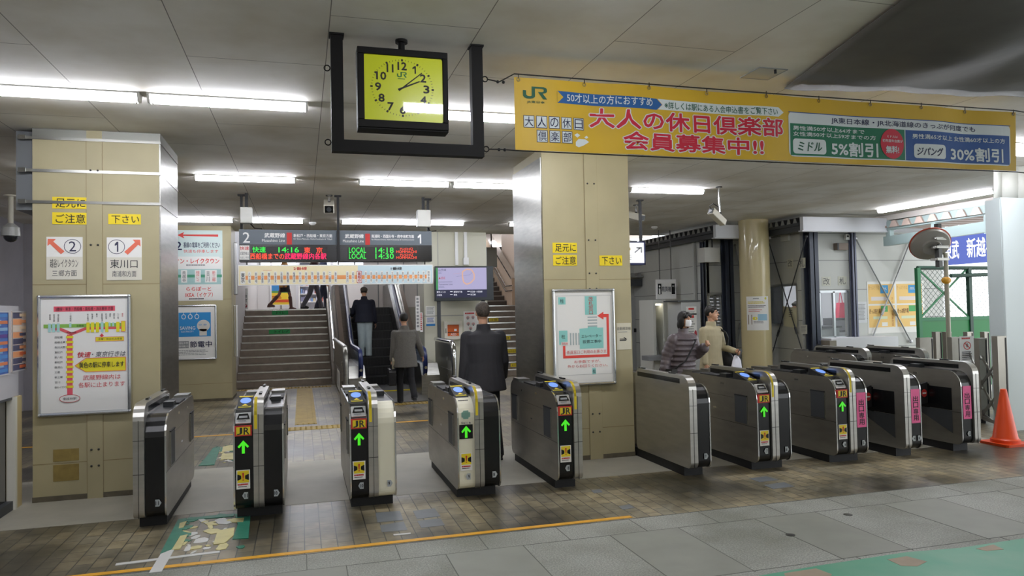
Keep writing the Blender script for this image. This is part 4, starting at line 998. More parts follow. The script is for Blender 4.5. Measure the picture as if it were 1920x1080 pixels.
# pipes on the pale pillar, AED cabinet, papers
YW_ = 16.0
for px, z0, lb in ((855, at_y(855, 497, YW_).z, 'white pipe down the pale pillar behind the screen'), (872, at_y(872, 490, YW_).z, 'white pipe ending in a small box on the pale pillar')):
    x = at_y(px, 450, YW_).x; m = MB(); m.box((x - .035, YW_ - .05, z0), (x + .035, YW_ - .006, CZ), WHITE); o = m.build('pipe_cover', None, lb, 'pipe')
    if px == 872: k = MB(); k.box((x - .06, YW_ - .08, z0 - .08), (x + .06, YW_ - .006, z0 + .08), WHITE); k.build('end_box', o)
a, b = at_y(833, 603, YW_ - .12), at_y(867, 636, YW_ - .12)
ae = thing('defibrillator_cabinet', 'cream wall cabinet with orange AED case on the pale pillar', 'cabinet', ((a.x + b.x) / 2, YW_, b.z))
m = MB(); IV2 = mat('e4dfcf', .5); t_ = .07
m.box((a.x, YW_ - .05, b.z), (b.x, YW_ - .006, a.z), IV2)
for q in ((a.x, b.z + t_ * 1.1, a.x + t_, a.z - t_), (b.x - t_, b.z + t_ * 1.1, b.x, a.z - t_), (a.x, a.z - t_, b.x, a.z), (a.x, b.z, b.x, b.z + t_ * 1.1)): m.box((q[0], YW_ - .12, q[1]), (q[2], YW_ - .05, q[3]), IV2)
m.build('case', ae)
OR_ = mat('d9641e', .5); m = MB(); m.box((a.x + t_, YW_ - .09, b.z + t_), (b.x - t_, YW_ - .05, a.z - t_ * 1.1), OR_); m.box((a.x + t_, YW_ - .095, b.z + .15), (b.x - t_, YW_ - .09, b.z + .165), BLACKM); i_ = m.build('orange_case', ae)
s = Sheet((a.x, YW_ - .092, a.z), (b.x, YW_ - .092, a.z), (a.x, YW_ - .092, b.z), 100, 100); s.text('AED', 35, 66, 68, 77, WHITE, 2, .02); s.rect(56, 42, 70, 54, WHITE, 2); s.build('lettering', i_)
m = MB(); m.box((a.x + .02, YW_ - .135, (a.z + b.z) / 2 - .05), (a.x + .045, YW_ - .12, (a.z + b.z) / 2 + .05), CHROME); m.build('handle', ae)
def notice(sh, name, lb, cat, body=PAPER, rows=8, m1=None, seed=1):
    sh.lines(sh.W * .1, sh.H * .12, sh.W * .9, sh.H * .9, rows, m1 or GREY, 1, .45, seed); return sign(sh, name, lb, cat, body, .006)
YN = YW_ - .006
notice(sheet_y(YN, 798, 574, 816, 592, 100, 100), 'paper_notice', 'white paper notice above the blue one near the escalator', 'notice', rows=6)
s = sheet_y(YN, 799, 594, 816, 611, 100, 100); s.rect(0, 76, 100, 100, mat('3a86c8', .6)); s.lines(10, 12, 90, 66, 4, mat('3a5aa0', .6), 1, .5, 3); sign(s, 'paper_notice', 'small notice with blue lower band near the escalator', 'notice')
s = sheet_y(YN, 869, 584, 898, 622, 100, 130); s.lines(10, 8, 90, 20, 1, RED, 1, .8, 2)
for u, v in ((28, 40), (62, 38), (30, 78), (64, 80), (45, 108)): s.disc(u, v, 11, 10, mat('d8a8a4', .6)); s.disc(u, v + 5, 5, 8, GREY, 2)
sign(s, 'poster', 'pale poster with small pink pictures beside the AED cabinet', 'poster')
# ================================================================ stairs, escalator, upper hall
STONE = mat('8f8172', .5, noise=.25, scale=8); NOSE = mat('d8d8d4', .2, .9); DARKST = mat('2a2624', .6)
RISE, TREAD, NST, YS0 = .163, .30, 11, 17.68
ZL = RISE * NST
def stairs(name, lb, x0, x1, y0, z0, n, stone=STONE):
    m = MB()
    for k in range(n):
        m.box((x0, y0 + k * TREAD, z0), (x1, y0 + (k + 1) * TREAD + .02, z0 + (k + 1) * RISE), stone)
    for k in range(n): m.box((x0 + .02, y0 + k * TREAD - .012, z0 + (k + 1) * RISE - .028), (x1 - .02, y0 + k * TREAD + .04, z0 + (k + 1) * RISE + .004), NOSE)
    return m.build(name, None, lb, kind='structure')
stairs('stairs', 'wide brown stone stairs with bright metal nosings up to the upper hall', -1.46, .66, YS0, 0, NST)
stairs('stairs', 'brown stone stairs with yellow tags beside the pale pillar', 4.06, 6.6, YS0, 0, NST)
YU = YS0 + TREAD * (NST - 1)
UF = mat('a8a29a', .4, noise=.1, scale=4)
m = MB(); m.box((-5, YU + .3, ZL - .3), (12, 32, ZL - .002), UF); m.box((2.75, YU - 1, 0), (4.06, YU + .3, ZL - .02), mat('c9c6b8', .5)); m.build('floor_upper', None, kind='structure')
m = MB(); m.box((-2.6, 16.2, 0), (-1.46, 26.5, 4.6), mat('cfcdcb', .5)); m.build('wall_stair_left', None, kind='structure')
m = MB(); m.box((6.6, 16.9, 0), (6.8, 24, 4.6), mat('cdb9a4', .55)); m.build('wall_stair_right', None, kind='structure')
WB = mat('dcdad8', .5); YW2 = 26.5
m = MB(); m.box((-2.6, YW2, ZL), (4.4, YW2 + .2, 4.6), WB)
for x in (-1.0, -.15, 1.05): m.box((x - .04, YW2 - .09, ZL), (x + .04, YW2, 4.6), mat('e8e8ea', .4))
m.build('wall_upper', None, kind='structure')
m = MB(); m.box((-1.4, YW2 - .03, 3.3), (4.3, YW2 - .005, 4.4), glow('e8f0ff', 2.2))  # daylight of the panes put in as glow, to brighten the upper hall
for i in range(8): m.box((-1.4 + i * .8, YW2 - .05, 3.3), (-1.34 + i * .8, YW2 - .005, 4.4), GREY)
m.build('window_5', None, kind='structure')
m = MB(); m.box((1.75, 21.6, ZL), (4.3, 21.8, 4.6), mat('d4cfca', .5)); 
for x in (2.15, 2.9, 3.3): m.box((x, 21.585, ZL), (x + .03, 21.6, 4.4), GREY)
m.build('wall_upper_side', None, kind='structure')
# green toilet labels on two risers
for (px, r), lb in (((510, 10), 'green label on the topmost stair riser'), ((504, 7), 'green label on a riser lower down the wide stairs')):
    y = YS0 + TREAD * r - .004; z = RISE * r + .018; x = at_y(px, 600, y).x; L = .42 if r == 10 else .52
    s = Sheet((x, y, z + .11), (x + L, y, z + .11), (x, y, z), 100, 26); s.text('トイレ', 28, 5, 76, 21, mat('0e3a20', .6), 1, .03)
    if r == 7: s.line([(80, 18), (94, 5)], 3, mat('0e3a20', .6), 1)
    sign(s, 'riser_label', lb, 'label', mat('1f9a4c', .5), .003)
for r, px in ((8, 917), (5, 938), (3, 950), (1, 956)):
    y = YS0 + TREAD * r - .004; z = RISE * r + .03; x = at_y(px, 620, y).x
    s = Sheet((x, y, z + .09), (x + .28, y, z + .09), (x, y, z), 100, 34); s.text('足元注意' if r != 8 else '注意', 12, 8, 88, 27, INK, 1)
    sign(s, 'riser_label', 'yellow label on the ' + {8: 'highest', 5: 'second highest', 3: 'third highest', 1: 'lowest'}[r] + ' tagged riser of the stairs beside the pale pillar', 'label', YW, .003)
# upper flight with sloping side wall and the second escalator beside it
YU2 = 22.6
DST = mat('4a4038', .6)
m = MB()
for k in range(14): m.box((4.3, YU2 + k * .3, ZL), (6.35, YU2 + (k + 1) * .3 + .02, ZL + (k + 1) * .163), DST); m.box((4.3, YU2 + k * .3 - .01, ZL + (k + 1) * .163 - .02), (6.35, YU2 + k * .3 + .03, ZL + (k + 1) * .163 + .003), mat('a8a49c', .3, .6))
m.build('stairs', None, 'dark upper flight of stairs above the landing', kind='structure')
sl = .163 / .3
prof = [(YU2 - .6, ZL), (YU2 + 4.4, ZL), (YU2 + 4.4, ZL + 1.0 + 4.4 * sl), (YU2 - .6, ZL + 1.0)]
m = MB(); m.prism([(YU2 - .6, ZL), (YU2 + 4.4, ZL), (YU2 + 4.4, ZL + .95 + 4.6 * sl), (YU2 - .6, ZL + .95 - .2 * sl)], 'x', 6.36, 6.55, mat('cdb79e', .5))
m.beam((6.45, YU2 - .6, ZL + .96 - .2 * sl), (6.45, YU2 + 4.4, ZL + .97 + 4.6 * sl), .24, .06, CHROME); m.build('wall_upper_ramp', None, kind='structure')
for dz, lb in ((.62, 'upper'), (.46, 'lower')):
    m = MB(); m.tube([(6.30, YU2 - .9, ZL + dz), (6.30, YU2 - .1, ZL + dz), (6.30, YU2 + 4.2, ZL + dz + 4.3 * sl)], .02, CHROME, 8)
    for t in (0.2, 2, 3.8): m.cyl((6.30, YU2 + t, ZL + dz + (t + .1) * sl), (6.37, YU2 + t, ZL + dz + (t + .1) * sl - .03), .01, CHROME, 6)
    m.build('handrail', None, lb + ' steel handrail on the sloping side wall of the dark upper flight', 'handrail')
e2 = thing('escalator', 'distant dark escalator behind the sloping wall of the upper flight', 'escalator', (7.1, YU2, ZL))
for k in range(11): m = MB(); m.box((6.6, YU2 + .4 + k * .35, ZL), (7.4, YU2 + .4 + (k + 1) * .35, ZL + .25 + k * .2), BLACKM); m.build('step', e2)
m = MB(); m.tube([(6.62, YU2 - .4, ZL + 1.0), (6.62, YU2 + .4, ZL + 1.1), (6.62, YU2 + 4.4, ZL + 1.1 + 4 * .577)], .04, BLACKM, 8); m.build('handrail_belt', e2)
a = at_y(913, 505, 21.2)
m = MB(); m.box((a.x, 21.2, 2.95), (a.x + .32, 21.28, 3.55), mat('8f9088', .4)); m.cyl((a.x + .16, 21.24, 3.5), (a.x + .16, 21.24, 4.58), .02, DSTEEL); m.build('monitor_box', None, 'grey box hanging above the stairs behind the information screen', 'box')

# ---- escalator
Y0, EX0, EX1, SLP = 16.9, 1.17, 2.26, .577
YT_ = Y0 + ZL / SLP
es = thing('escalator', 'escalator with black steps and dark blue handrails carrying the man in a navy jacket', 'escalator', ((EX0 + EX1) / 2, Y0, 0))
ESM = mat('131313', .45, .3)
m = MB(); m.box((EX0 - .3, 13.45, 0), (EX1 + .3, 15.4, .012), mat('54524d', .4, .7)); m.box((EX0, 15.4, 0), (EX1, Y0, .02), ESM); m.box((EX0, 15.36, .012), (EX1, 15.42, .03), YTAPE); m.build('comb_plate', es)
n_ = int(ZL / .2) + 1
for k in range(n_):
    y = Y0 + k * .2 / SLP; z = min((k + 1) * .2, ZL)
    m = MB(); m.box((EX0, y, 0), (EX1, y + .2 / SLP + .03, z), ESM)
    for i in range(1, 14): x = EX0 + (EX1 - EX0) * i / 14; m.box((x - .006, y - .004, max(0, z - .19)), (x + .006, y, z), mat('2c2c2c', .35, .6))
    m.box((EX0, y - .006, z - .02), (EX1, y + .03, z + .002), mat('3a3a3a', .3, .6)); m.build('step', es)
BLT = mat('1c2a5c', .35)
for nm, xa, xb in (('L', EX0 - .36, EX0), ('R', EX1, EX1 + .36)):
    m = MB(); yb = 14.35
    pr = [(yb, 0), (YT_ + 1.2, 0), (YT_ + 1.2, ZL + .62), (YT_, ZL + .62), (Y0, .62), (yb + .25, .62), (yb, .40)]
    m.prism(pr, 'x', xa, xb, STEEL); bl = m.build('balustrade', es)
    m = MB(); xm = (EX0 - .09) if nm == 'L' else (EX1 + .07)
    m.prism([(yb + .1, .6), (Y0, .6), (YT_, ZL + .6), (YT_ + 1.0, ZL + .6), (YT_ + 1.0, ZL + .88), (YT_, ZL + .88), (Y0, .88), (yb + .1, .88)], 'x', xm - .02, xm + .02, mat('9fb0c4', .2, .6)); m.build('inner_panel', bl)
    m = MB(); path = [(xm, yb + .3, .32), (xm, yb + .1, .36), (xm, yb - .02, .48), (xm, yb - .06, .64), (xm, yb - .02, .80), (xm, yb + .1, .90), (xm, yb + .3, .93), (xm, Y0 - .2, .93), (xm, Y0 + .3, 1.05), (xm, YT_ - .1, ZL + .86), (xm, YT_ + .3, ZL + .94), (xm, YT_ + 1.1, ZL + .94)]
    m.tube(path, .045, BLT, 8); m.build('handrail_belt', es)
    m = MB(); xo = xa + .07 if nm == 'L' else xb - .07
    m.prism([(Y0 - .8, .62), (Y0, .66), (YT_, ZL + .66), (YT_ + .8, ZL + .66), (YT_ + .8, ZL + .82), (YT_, ZL + .82), (Y0, .82), (Y0 - .8, .74)], 'x', xo - .05, xo + .05, CHROME); m.build('deck_cover', bl)
    for z in (.42, .56): m = MB(); m.cyl((xm, yb - .02, z), (xm, yb - .10, z), .03, CHROME, 8); m.build('newel_lamp', bl)
def guard(x, y0, y1, h, lb, dark=False):
    g = thing('guard_fence', lb, 'guard fence', (x, y0, 0))
    m = MB(); m.box((x - .02, y0 + .1, .06), (x + .02, y1, h - .04), STEEL if not dark else mat('5a5752', .3, .7)); m.box((x - .024, y0 + .1, .5), (x + .024, y1, .515), DSTEEL); m.build('panel', g)
    m = MB(); m.tube([(x, y1, h), (x, y0 + .22, h), (x, y0 + .08, h - .03), (x, y0, h - .14), (x, y0 - .01, h - .3), (x, y0 - .01, 0)], .05, CHROME if dark else STEEL, 10); m.build('end_post', g)
    m = MB(); m.cyl((x, y0 + .5, 0), (x, y0 + .5, h), .022, STEEL, 8); m.build('post', g)
    for k in range(2):
        m = MB(); m.box((x - .06, y0 + .35, .35 + k * .35), (x - .02, y0 + .42, .42 + k * .35), CHROME); m.build('hinge', g)
    return g
guard(.74, 13.3, 17.6, 1.04, 'steel guard fence with rounded end between the wide stairs and the escalator')
guard(2.78, 13.7, 15.6, 1.06, 'dark steel guard fence with bright rounded end beside the pale pillar', True)
m = MB(); m.tube([(.72, 17.3, .82), (.72, YS0, .86), (.72, YU, ZL + .82), (.72, YU + .6, ZL + .84)], .028, CHROME, 8)
for t in (.2, 1.1, 2.0, 2.9): m.cyl((.72, YS0 + t, t * RISE / TREAD), (.72, YS0 + t, .86 + t * (ZL) / (YU - YS0)), .018, CHROME, 6)
m.build('handrail', None, 'bright steel handrail climbing along the wide stairs beside the escalator', 'handrail')
m = MB(); m.prism([(YS0 - .1, 0), (YU + .6, 0), (YU + .6, ZL + .28), (YU + .1, ZL + .28), (YS0 - .1, .34)], 'x', .665, .80, mat('9a958c', .35, .6)); m.build('trim_4', None, kind='structure')
s = sheet_x(.718, 632, 690, 637, 735, 50, 160); s.lines(8, 20, 42, 130, 8, GREY); sign(s, 'paper_notice', 'tall white paper on the guard fence at the foot of the escalator', 'notice')
# tall narrow notices hanging by the escalator
for (x0, y0, x1, y1), lb, body, c in (((779, 555, 788, 620), 'tall narrow white sign at the escalator side by the pale pillar', PAPER, GREY), ((787, 586, 793, 622), 'narrow paper with red print beside the tall white sign', PAPER, RED)):
    s = sheet_y(15.9, x0, y0, x1, y1, 30, 160); s.lines(6, 8, 24, 150, 9, c, 1, .6, 5); o = sign(s, 'hanging_notice', lb, 'notice', body, .02)
# ---- upper hall: poster stand, kiosk shelves, sign at the stair head
a, b = at_y(508, 534, 24.5), at_y(545, 572, 24.5)
s = Sheet((a.x, 24.5, a.z), (b.x, 24.5, a.z), (a.x, 24.5, b.z), 100, 100); s.rect(3, 3, 97, 30, mat('3f8ccc', .5)); s.rect(3, 30, 97, 40, mat('5a9a50', .5)); s.rect(3, 40, 97, 97, mat('f0cf3c', .5)); s.rect(6, 72, 90, 86, mat('d8542c', .5), 2); s.lines(6, 54, 60, 70, 2, RED, 2, .7)
sign(s, 'poster', 'sunny yellow and blue poster on the upper hall wall, half behind the walker in ochre', 'poster', PAPER, .03)
m = MB(); p = at_y(527, 575, 24.55); m.box((p.x - .03, 24.53, ZL), (p.x + .03, 24.58, b.z), STEEL); m.box((p.x - .35, 24.45, ZL), (p.x + .35, 24.65, ZL + .04), STEEL); m.build('poster_stand', None, 'low steel stand under the sunny poster in the upper hall', 'stand')
a, b = at_y(562, 520, 25.6), at_y(612, 578, 25.6)
kz = thing('kiosk_shelf', 'brightly lit kiosk cooler with white shelves in the upper hall', 'cooler', ((a.x + b.x) / 2, 25.6, ZL))
m = MB(); m.box((a.x, 25.9, ZL), (b.x, 26.3, 3.6), mat('e6e8f4', .5)); m.box((a.x - .05, 25.6, ZL), (a.x, 26.3, 3.6), WHITE); m.box((b.x, 25.6, ZL), (b.x + .05, 26.3, 3.6), WHITE); m.build('cabinet', kz)
for k in range(6):
    z = ZL + .25 + k * .27; m = MB(); m.box((a.x, 25.62, z), (b.x, 25.92, z + .03), WHITE); sh_ = m.build('shelf', kz)
    r = random.Random(k); g = MB()
    x = a.x + .03
    while x < b.x - .08: wv = .05 + .03 * r.random(); g.box((x, 25.66, z + .03), (x + wv, 25.74, z + .12 + .08 * r.random()), mat(r.choice(('7f9fd0', 'd8d8e8', 'c86a5a', '8a8aa8', 'e8d8b0', '5a7ab8')), .5)); x += wv + .015
    g.build('goods', sh_)
m = MB(); m.box((a.x, 25.63, 3.5), (b.x, 25.7, 3.58), glow('f0f2ff', 14)); m.build('strip_light', kz)
a, b = at_y(447, 541, 20.9), at_y(465, 583, 20.9)
s = Sheet((a.x, 20.9, a.z), (b.x, 20.9, a.z), (a.x, 20.9, ZL + .03), 100, 220); s.text('浦 和', 10, 66, 88, 98, INK, 1, .01); s.text('中本町', 2, 112, 92, 146, INK, 1, .01); s.disc(72, 188, 20, 20, mat('a02838', .5)); s.poly([(60, 196), (76, 180), (66, 178), (84, 176), (82, 194), (80, 184), (64, 200)], WHITE, 2); s.line([(0, 52), (100, 52)], 2, GREY, 1)
sign(s, 'platform_sign', 'white sign with dark red arrow circle at the head of the stairs', 'sign', WHITE, .05)
# posters and the steel edge fittings on the far beige pillar
YPD = 15.296
TQ2 = mat('cfe0dc', .55); PRD = mat('d8423c', .6); 
s = sheet_y(YPD, 305, 431, 418, 563, 140, 152)
s.rect(0, 0, 140, 60, TQ2); s.rect(2, 84, 136, 117, mat('a9ccc8', .6)); s.rect(2, 96, 138, 102, mat('4f9a7a', .6), 2)
s.poly([(34, 11), (50, 4), (47, 9.5), (130, 9), (130, 14), (47, 12.5), (50, 18)], PRD, 2)
s.text('2', 28, 25, 44, 43, NAVY, 2, .02); s.text('番線の電車をご利用ください', 48, 26, 134, 38, NAVY, 2, .01); s.text('快速も停車します', 48, 42, 130, 49, PRD, 2)
s.rrect(8, 57, 134, 78, 4, PAPER, 2); s.text('イオン・レイクタウン', 16, 61, 132, 72, PRD, 3, .02); s.lines(54, 74, 110, 77, 1, GREY, 3, .9)
for u, t, c in ((48, '南越谷', INK), (80, '越谷レイク', PRD), (104, '吉川', INK), (118, '新三郷', PRD)): s.rect(u - 6, 86, u + 8, 113, PAPER, 3); s.text('\n'.join(t[:4]), u - 3, 88, u + 5, 111, c, 4)
s.rrect(8, 119, 134, 150, 4, PAPER, 2); s.text('ららぽーと', 54, 122, 112, 131, PRD, 3, .02); s.text('IKEA（イケア）', 52, 134, 116, 145, PRD, 3, .01); s.lines(60, 147, 104, 149.5, 1, INK, 3, .9)
sign(s, 'poster', 'large pale poster with red arrow and green route on the far beige pillar', 'poster', PAPER, .01)
s = sheet_y(YPD - .02, 327, 574, 405, 672, 100, 128)
BB = mat('2f8fd0', .5); s.rect(10, 16, 88, 74, BB)
for u in (22, 38, 54): s.ring(u, 26, 5.5, 6, 1.6, WHITE, 2); s.rect(u - .6, 16, u + .6, 21, WHITE, 2)
s.disc(70, 48, 16, 14, mat('d8d4cc', .5), 2); s.rect(60, 56, 78, 72, mat('d8d4cc', .5), 2); s.text('SAVING', 13, 49, 50, 57, WHITE, 2, .01); s.text('ELECTRICITY', 16, 60, 46, 63.5, WHITE, 2); s.ring(62, 46, 4, 1.6, .8, BB, 3); s.ring(74, 46, 4, 1.6, .8, BB, 3)
s.rect(9, 84, 34, 101, GREY, 1); s.text('運転本数', 10, 86, 33, 92, PAPER, 2); s.text('駅構内', 10, 94, 33, 99, PAPER, 2); s.text('節電中', 37, 85, 90, 100, NAVY, 2, .01); s.lines(8, 106, 92, 120, 4, GREY, 1, .4)
o = sign(s, 'poster', 'framed blue power saving poster on the far beige pillar', 'poster', PAPER, .02)
f = MB(); A, B = s.P(0, 0, 0), s.P(100, 128, 0)
for p, q in (((A.x, A.z), (B.x, A.z)), ((B.x, A.z), (B.x, B.z)), ((B.x, B.z), (A.x, B.z)), ((A.x, B.z), (A.x, A.z))): f.tube([(p[0], YPD - .02, p[1]), (q[0], YPD - .02, q[1])], .018, mat('c9ccce', .25, .85), 6)
f.build('frame', o)
m = MB(); p, q = at_y(438, 455, 15.28), at_y(446, 553, 15.28); m.box((p.x, 15.2, q.z), (q.x, 15.35, p.z), mat('a8a8a6', .3, .7)); m.build('shutter_box', None, 'tall grey metal box on the edge of the far beige pillar', 'box', bevel=.02)
m = MB(); p, q = at_y(439, 573, 15.25), at_y(441, 668, 15.25); m.tube([(p.x, 15.3, p.z), (p.x, 15.2, p.z), (p.x, 15.2, q.z), (p.x, 15.3, q.z)], .016, CHROME, 6); m.tube([(p.x + .05, 15.3, p.z), (p.x + .05, 15.22, p.z), (p.x + .05, 15.22, q.z), (p.x + .05, 15.3, q.z)], .012, WHITE, 6); m.build('grab_rail', None, 'vertical steel rail below the grey box on the far beige pillar', 'rail')
# ================================================================ office block on the far side of the gates
PANEL = mat('c2c4be', .45, noise=.05, scale=2); SEAM = mat('6e706e', .6); POSTC = mat('3c4250', .4)
XA, YB2, XC, YD2, XE = 8.46, 14.1, 9.78, 12.6, 13.4      # corners of the stepped front
ROWS = (.72, 1.32, 1.93, 2.54, 3.10)
def wallx(name, x0, x1, y, t, opens=(), z1=3.25):
    """wall facing the viewer, running along x, with rectangular openings (x0, x1, z0, z1)"""
    m = MB(); xs = sorted({x0, x1, *[v for o in opens for v in o[:2]]})
    for a, b in zip(xs, xs[1:]):
        o = next((o for o in opens if o[0] <= a and o[1] >= b), None)
        for z0, zz in (((0, z1),) if not o else ((0, o[2]), (o[3], z1))): m.box((a, y, z0), (b, y + t, zz), PANEL)
        for z in ROWS:
            if not o or not (o[2] < z < o[3]): m.box((a, y - .001, z), (b, y + .01, z + .012), SEAM)
    return m.build(name, None, kind='structure')
def wally(name, x, y0, y1, t, opens=(), z1=3.25):
    """wall facing left, running along y"""
    m = MB(); ys = sorted({y0, y1, *[v for o in opens for v in o[:2]]})
    for a, b in zip(ys, ys[1:]):
        o = next((o for o in opens if o[0] <= a and o[1] >= b), None)
        for z0, zz in (((0, z1),) if not o else ((0, o[2]), (o[3], z1))): m.box((x, a, z0), (x + t, b, zz), PANEL)
        for z in ROWS:
            if not o or not (o[2] < z < o[3]): m.box((x - .001, a, z), (x + .01, b, z + .012), SEAM)
    return m.build(name, None, kind='structure')
def px_y(Y, x0, y0, x1, y1):
    a, b = at_y(x0, y0, Y), at_y(x1, y1, Y); return a.x, b.x, b.z, a.z
def px_x(X, x0, y0, x1, y1):
    a, b = at_x(x0, y0, X), at_x(x1, y1, X); return min(a.y, b.y), max(a.y, b.y), min(a.z, b.z), max(a.z, b.z)
W2 = px_y(YB2, 1326, 553, 1356, 640); W4 = px_y(YD2, 1536, 547, 1593, 632)
ya = at_x(1440, 540, XC).y; yb_ = at_x(1516, 540, XC).y
W3 = (max(yb_ + .06, YD2 + .14), ya - .02, 1.22, 2.06)
wally('wall_office_left', XA, YB2, 17.6, .12)
wallx('wall_office_middle', XA + .12, XC + .12, YB2, .12, (W2,))
wally('wall_office_side', XC, YD2, YB2, .12, (W3,))
wallx('wall_office_front', XC + .12, XE, YD2, .12, (W4,))
# room behind: white walls, floor, ceiling
IW = mat('eceef0', .6)
m = MB(); m.box((XA + .12, YB2 + 2.6, 0), (XE, YB2 + 2.7, 2.9), IW); m.box((XE, YD2, 0), (XE + .12, YB2 + 2.7, 3.2), IW); m.box((XC + .12, YD2 + .12, 2.9), (XE, YB2 + 2.7, 3.0), IW); m.box((XA + .12, YB2 + .12, 2.9), (XC + .12, YB2 + 2.7, 3.0), IW); m.build('wall_office_interior', None, kind='structure')
for x, y in ((11.2, 13.6), (11.4, 15.3), (9.4, 15.2)): lamp(x - .61, x + .61, y, 'tube lamp inside the ticket office', z=2.895)
AL = mat('c4c8ca', .3, .8)
def winframe(n, pts, split, glass):
    m = MB()
    for a, b in zip(pts, pts[1:] + pts[:1]): m.beam(a, b, .05, .05, AL, up=(0, 1, .01) if abs(a[2] - b[2]) > .1 else (0, 0, 1))
    for a, b in split: m.beam(a, b, .045, .05, AL, up=(0, 1, .01))
    o = m.build('window_%d' % n, None, kind='structure'); g = MB(); g.poly(pts, glass); gl_ = g.build('pane', o); return o
GL2 = mat('f4f8fa', .05, alpha=.16)
GLD = mat('50565c', .08, alpha=.8)
x0, x1, z0, z1 = W4; y = YD2 + .02
winframe(2, [(x0, y, z0), (x1, y, z0), (x1, y, z1), (x0, y, z1)], [((x0 + (x1 - x0) * .5, y, z0), (x0 + (x1 - x0) * .5, y, z1))], GL2)
x0, x1, z0, z1 = W2; y = YB2 + .02
winframe(3, [(x0, y, z0), (x1, y, z0), (x1, y, z1), (x0, y, z1)], [((x0 + (x1 - x0) * .55, y, z0), (x0 + (x1 - x0) * .55, y, z1))], GL2)
m = MB()
for k in range(14): zz = z0 + (z1 - z0) * k / 14; m.box((x0, y + .05, zz), (x1, y + .07, zz + (z1 - z0) / 14 * .86), mat('8d8f8c', .5))
m.build('window_blind', None, 'grey slatted blind behind the narrow window between the dark posts', 'blind')
y0, y1, z0, z1 = W3; x = XC + .02
winframe(4, [(x, y1, z0), (x, y0, z0), (x, y0, z1), (x, y1, z1)], [((x, (y0 + y1) / 2, z0), (x, (y0 + y1) / 2, z1))], GL2)
# half closed dark sash and papers of the side window
m = MB(); m.box((x - .012, (y0 + y1) / 2, z0), (x + .012, y1, z1), GLD); m.build('sash', bpy.data.objects['window_4'])
s = Sheet((x - .03, (y0 + y1) / 2 - .02, 1.62), (x - .03, y0 + .02, 1.58), (x - .03, (y0 + y1) / 2 - .02, z0 - .02), 100, 80); s.lines(42, 12, 76, 44, 4, INK, 1, .3); sign(s, 'paper_sheet', 'large pale paper taped across the lower half of the office side window', 'paper', mat('d2cfb4', .7), .004)
# dark corner posts
def post(x, y, w_, lb, z1=3.2, c=POSTC):
    m = MB(); m.box((x - w_ / 2, y - w_ / 2, 0), (x + w_ / 2, y - w_ / 2 + .02, z1), c); m.box((x - w_ / 2, y + w_ / 2 - .02, 0), (x + w_ / 2, y + w_ / 2, z1), c); m.box((x - .012, y - w_ / 2, 0), (x + .012, y + w_ / 2, z1), c); m.box((x - w_ / 2, y - w_ / 2, 0), (x + w_ / 2, y + w_ / 2, .03), c)
    return m.build('steel_post', None, lb, 'post')
P1 = at_y(1365, 550, YB2 - .12).x
post(P1, YB2 - .12, .19, 'thick dark steel post between the small blind window and the pale column')
P0 = at_y(1319, 550, YB2 - .06).x
post(P0, YB2 - .07, .09, 'thin grey steel post at the corner under the small canopy', 3.05)
P2 = at_y(1522, 550, YD2 - .14).x
post(P2, YD2 - .15, .20, 'thick dark steel post at the office corner between the two windows')
P3 = at_y(1598, 480, YD2 - .06).x
post(P3, YD2 - .07, .10, 'slim blue grey steel post between the office front window and the orange posters', c=mat('6c7084', .4))
m = MB(); x = at_y(1309, 500, YB2 + .3).x; m.box((XA - .07, YB2 + .3, 0), (XA - .015, YB2 + .36, 3.2), mat('b9bcb8', .4)); m.build('downpipe', None, 'pale pipe running down the office wall beside the thin corner post', 'pipe')
# cross bracing rods, each cross one thing of two rods
def rods(lb, ends, c, r):
    p = thing('cross_brace', lb, 'cross brace', ends[0][1])
    for a, b in ends:
        a, b = Vector(a), Vector(b); m = MB(); m.cyl(a, b, r, c, 6); q = a + (b - a) * .72; d = (b - a).normalized(); m.cyl(q - d * .07, q + d * .07, r * 2, c, 6); m.ball(a, r * 2.6, c, 6, 4); m.ball(b, r * 2.6, c, 6, 4); m.build('rod', p)
xr = XC - .05
A = lambda px, py: at_x(px, py, xr)
rods('thin dark crossed rods over the office side window', [(A(1441, 452), A(1514, 690)), (A(1512, 443), A(1440, 690))], DGREY, .012)
B = lambda px, py: at_y(px, py, YD2 - .05)
rods('pale crossed rods over the orange posters on the office front', [(B(1604, 446), B(1708, 640)), (B(1708, 450), B(1634, 638))], mat('b4b6b8', .35, .7), .016)
Cc = lambda px, py: at_y(px, py, YB2 - .05)
rods('thin grey crossed rods mostly hidden behind the pale round column', [(Cc(1378, 460), Cc(1412, 640)), (Cc(1412, 460), Cc(1378, 672))], mat('8a8c8a', .4, .5), .012)
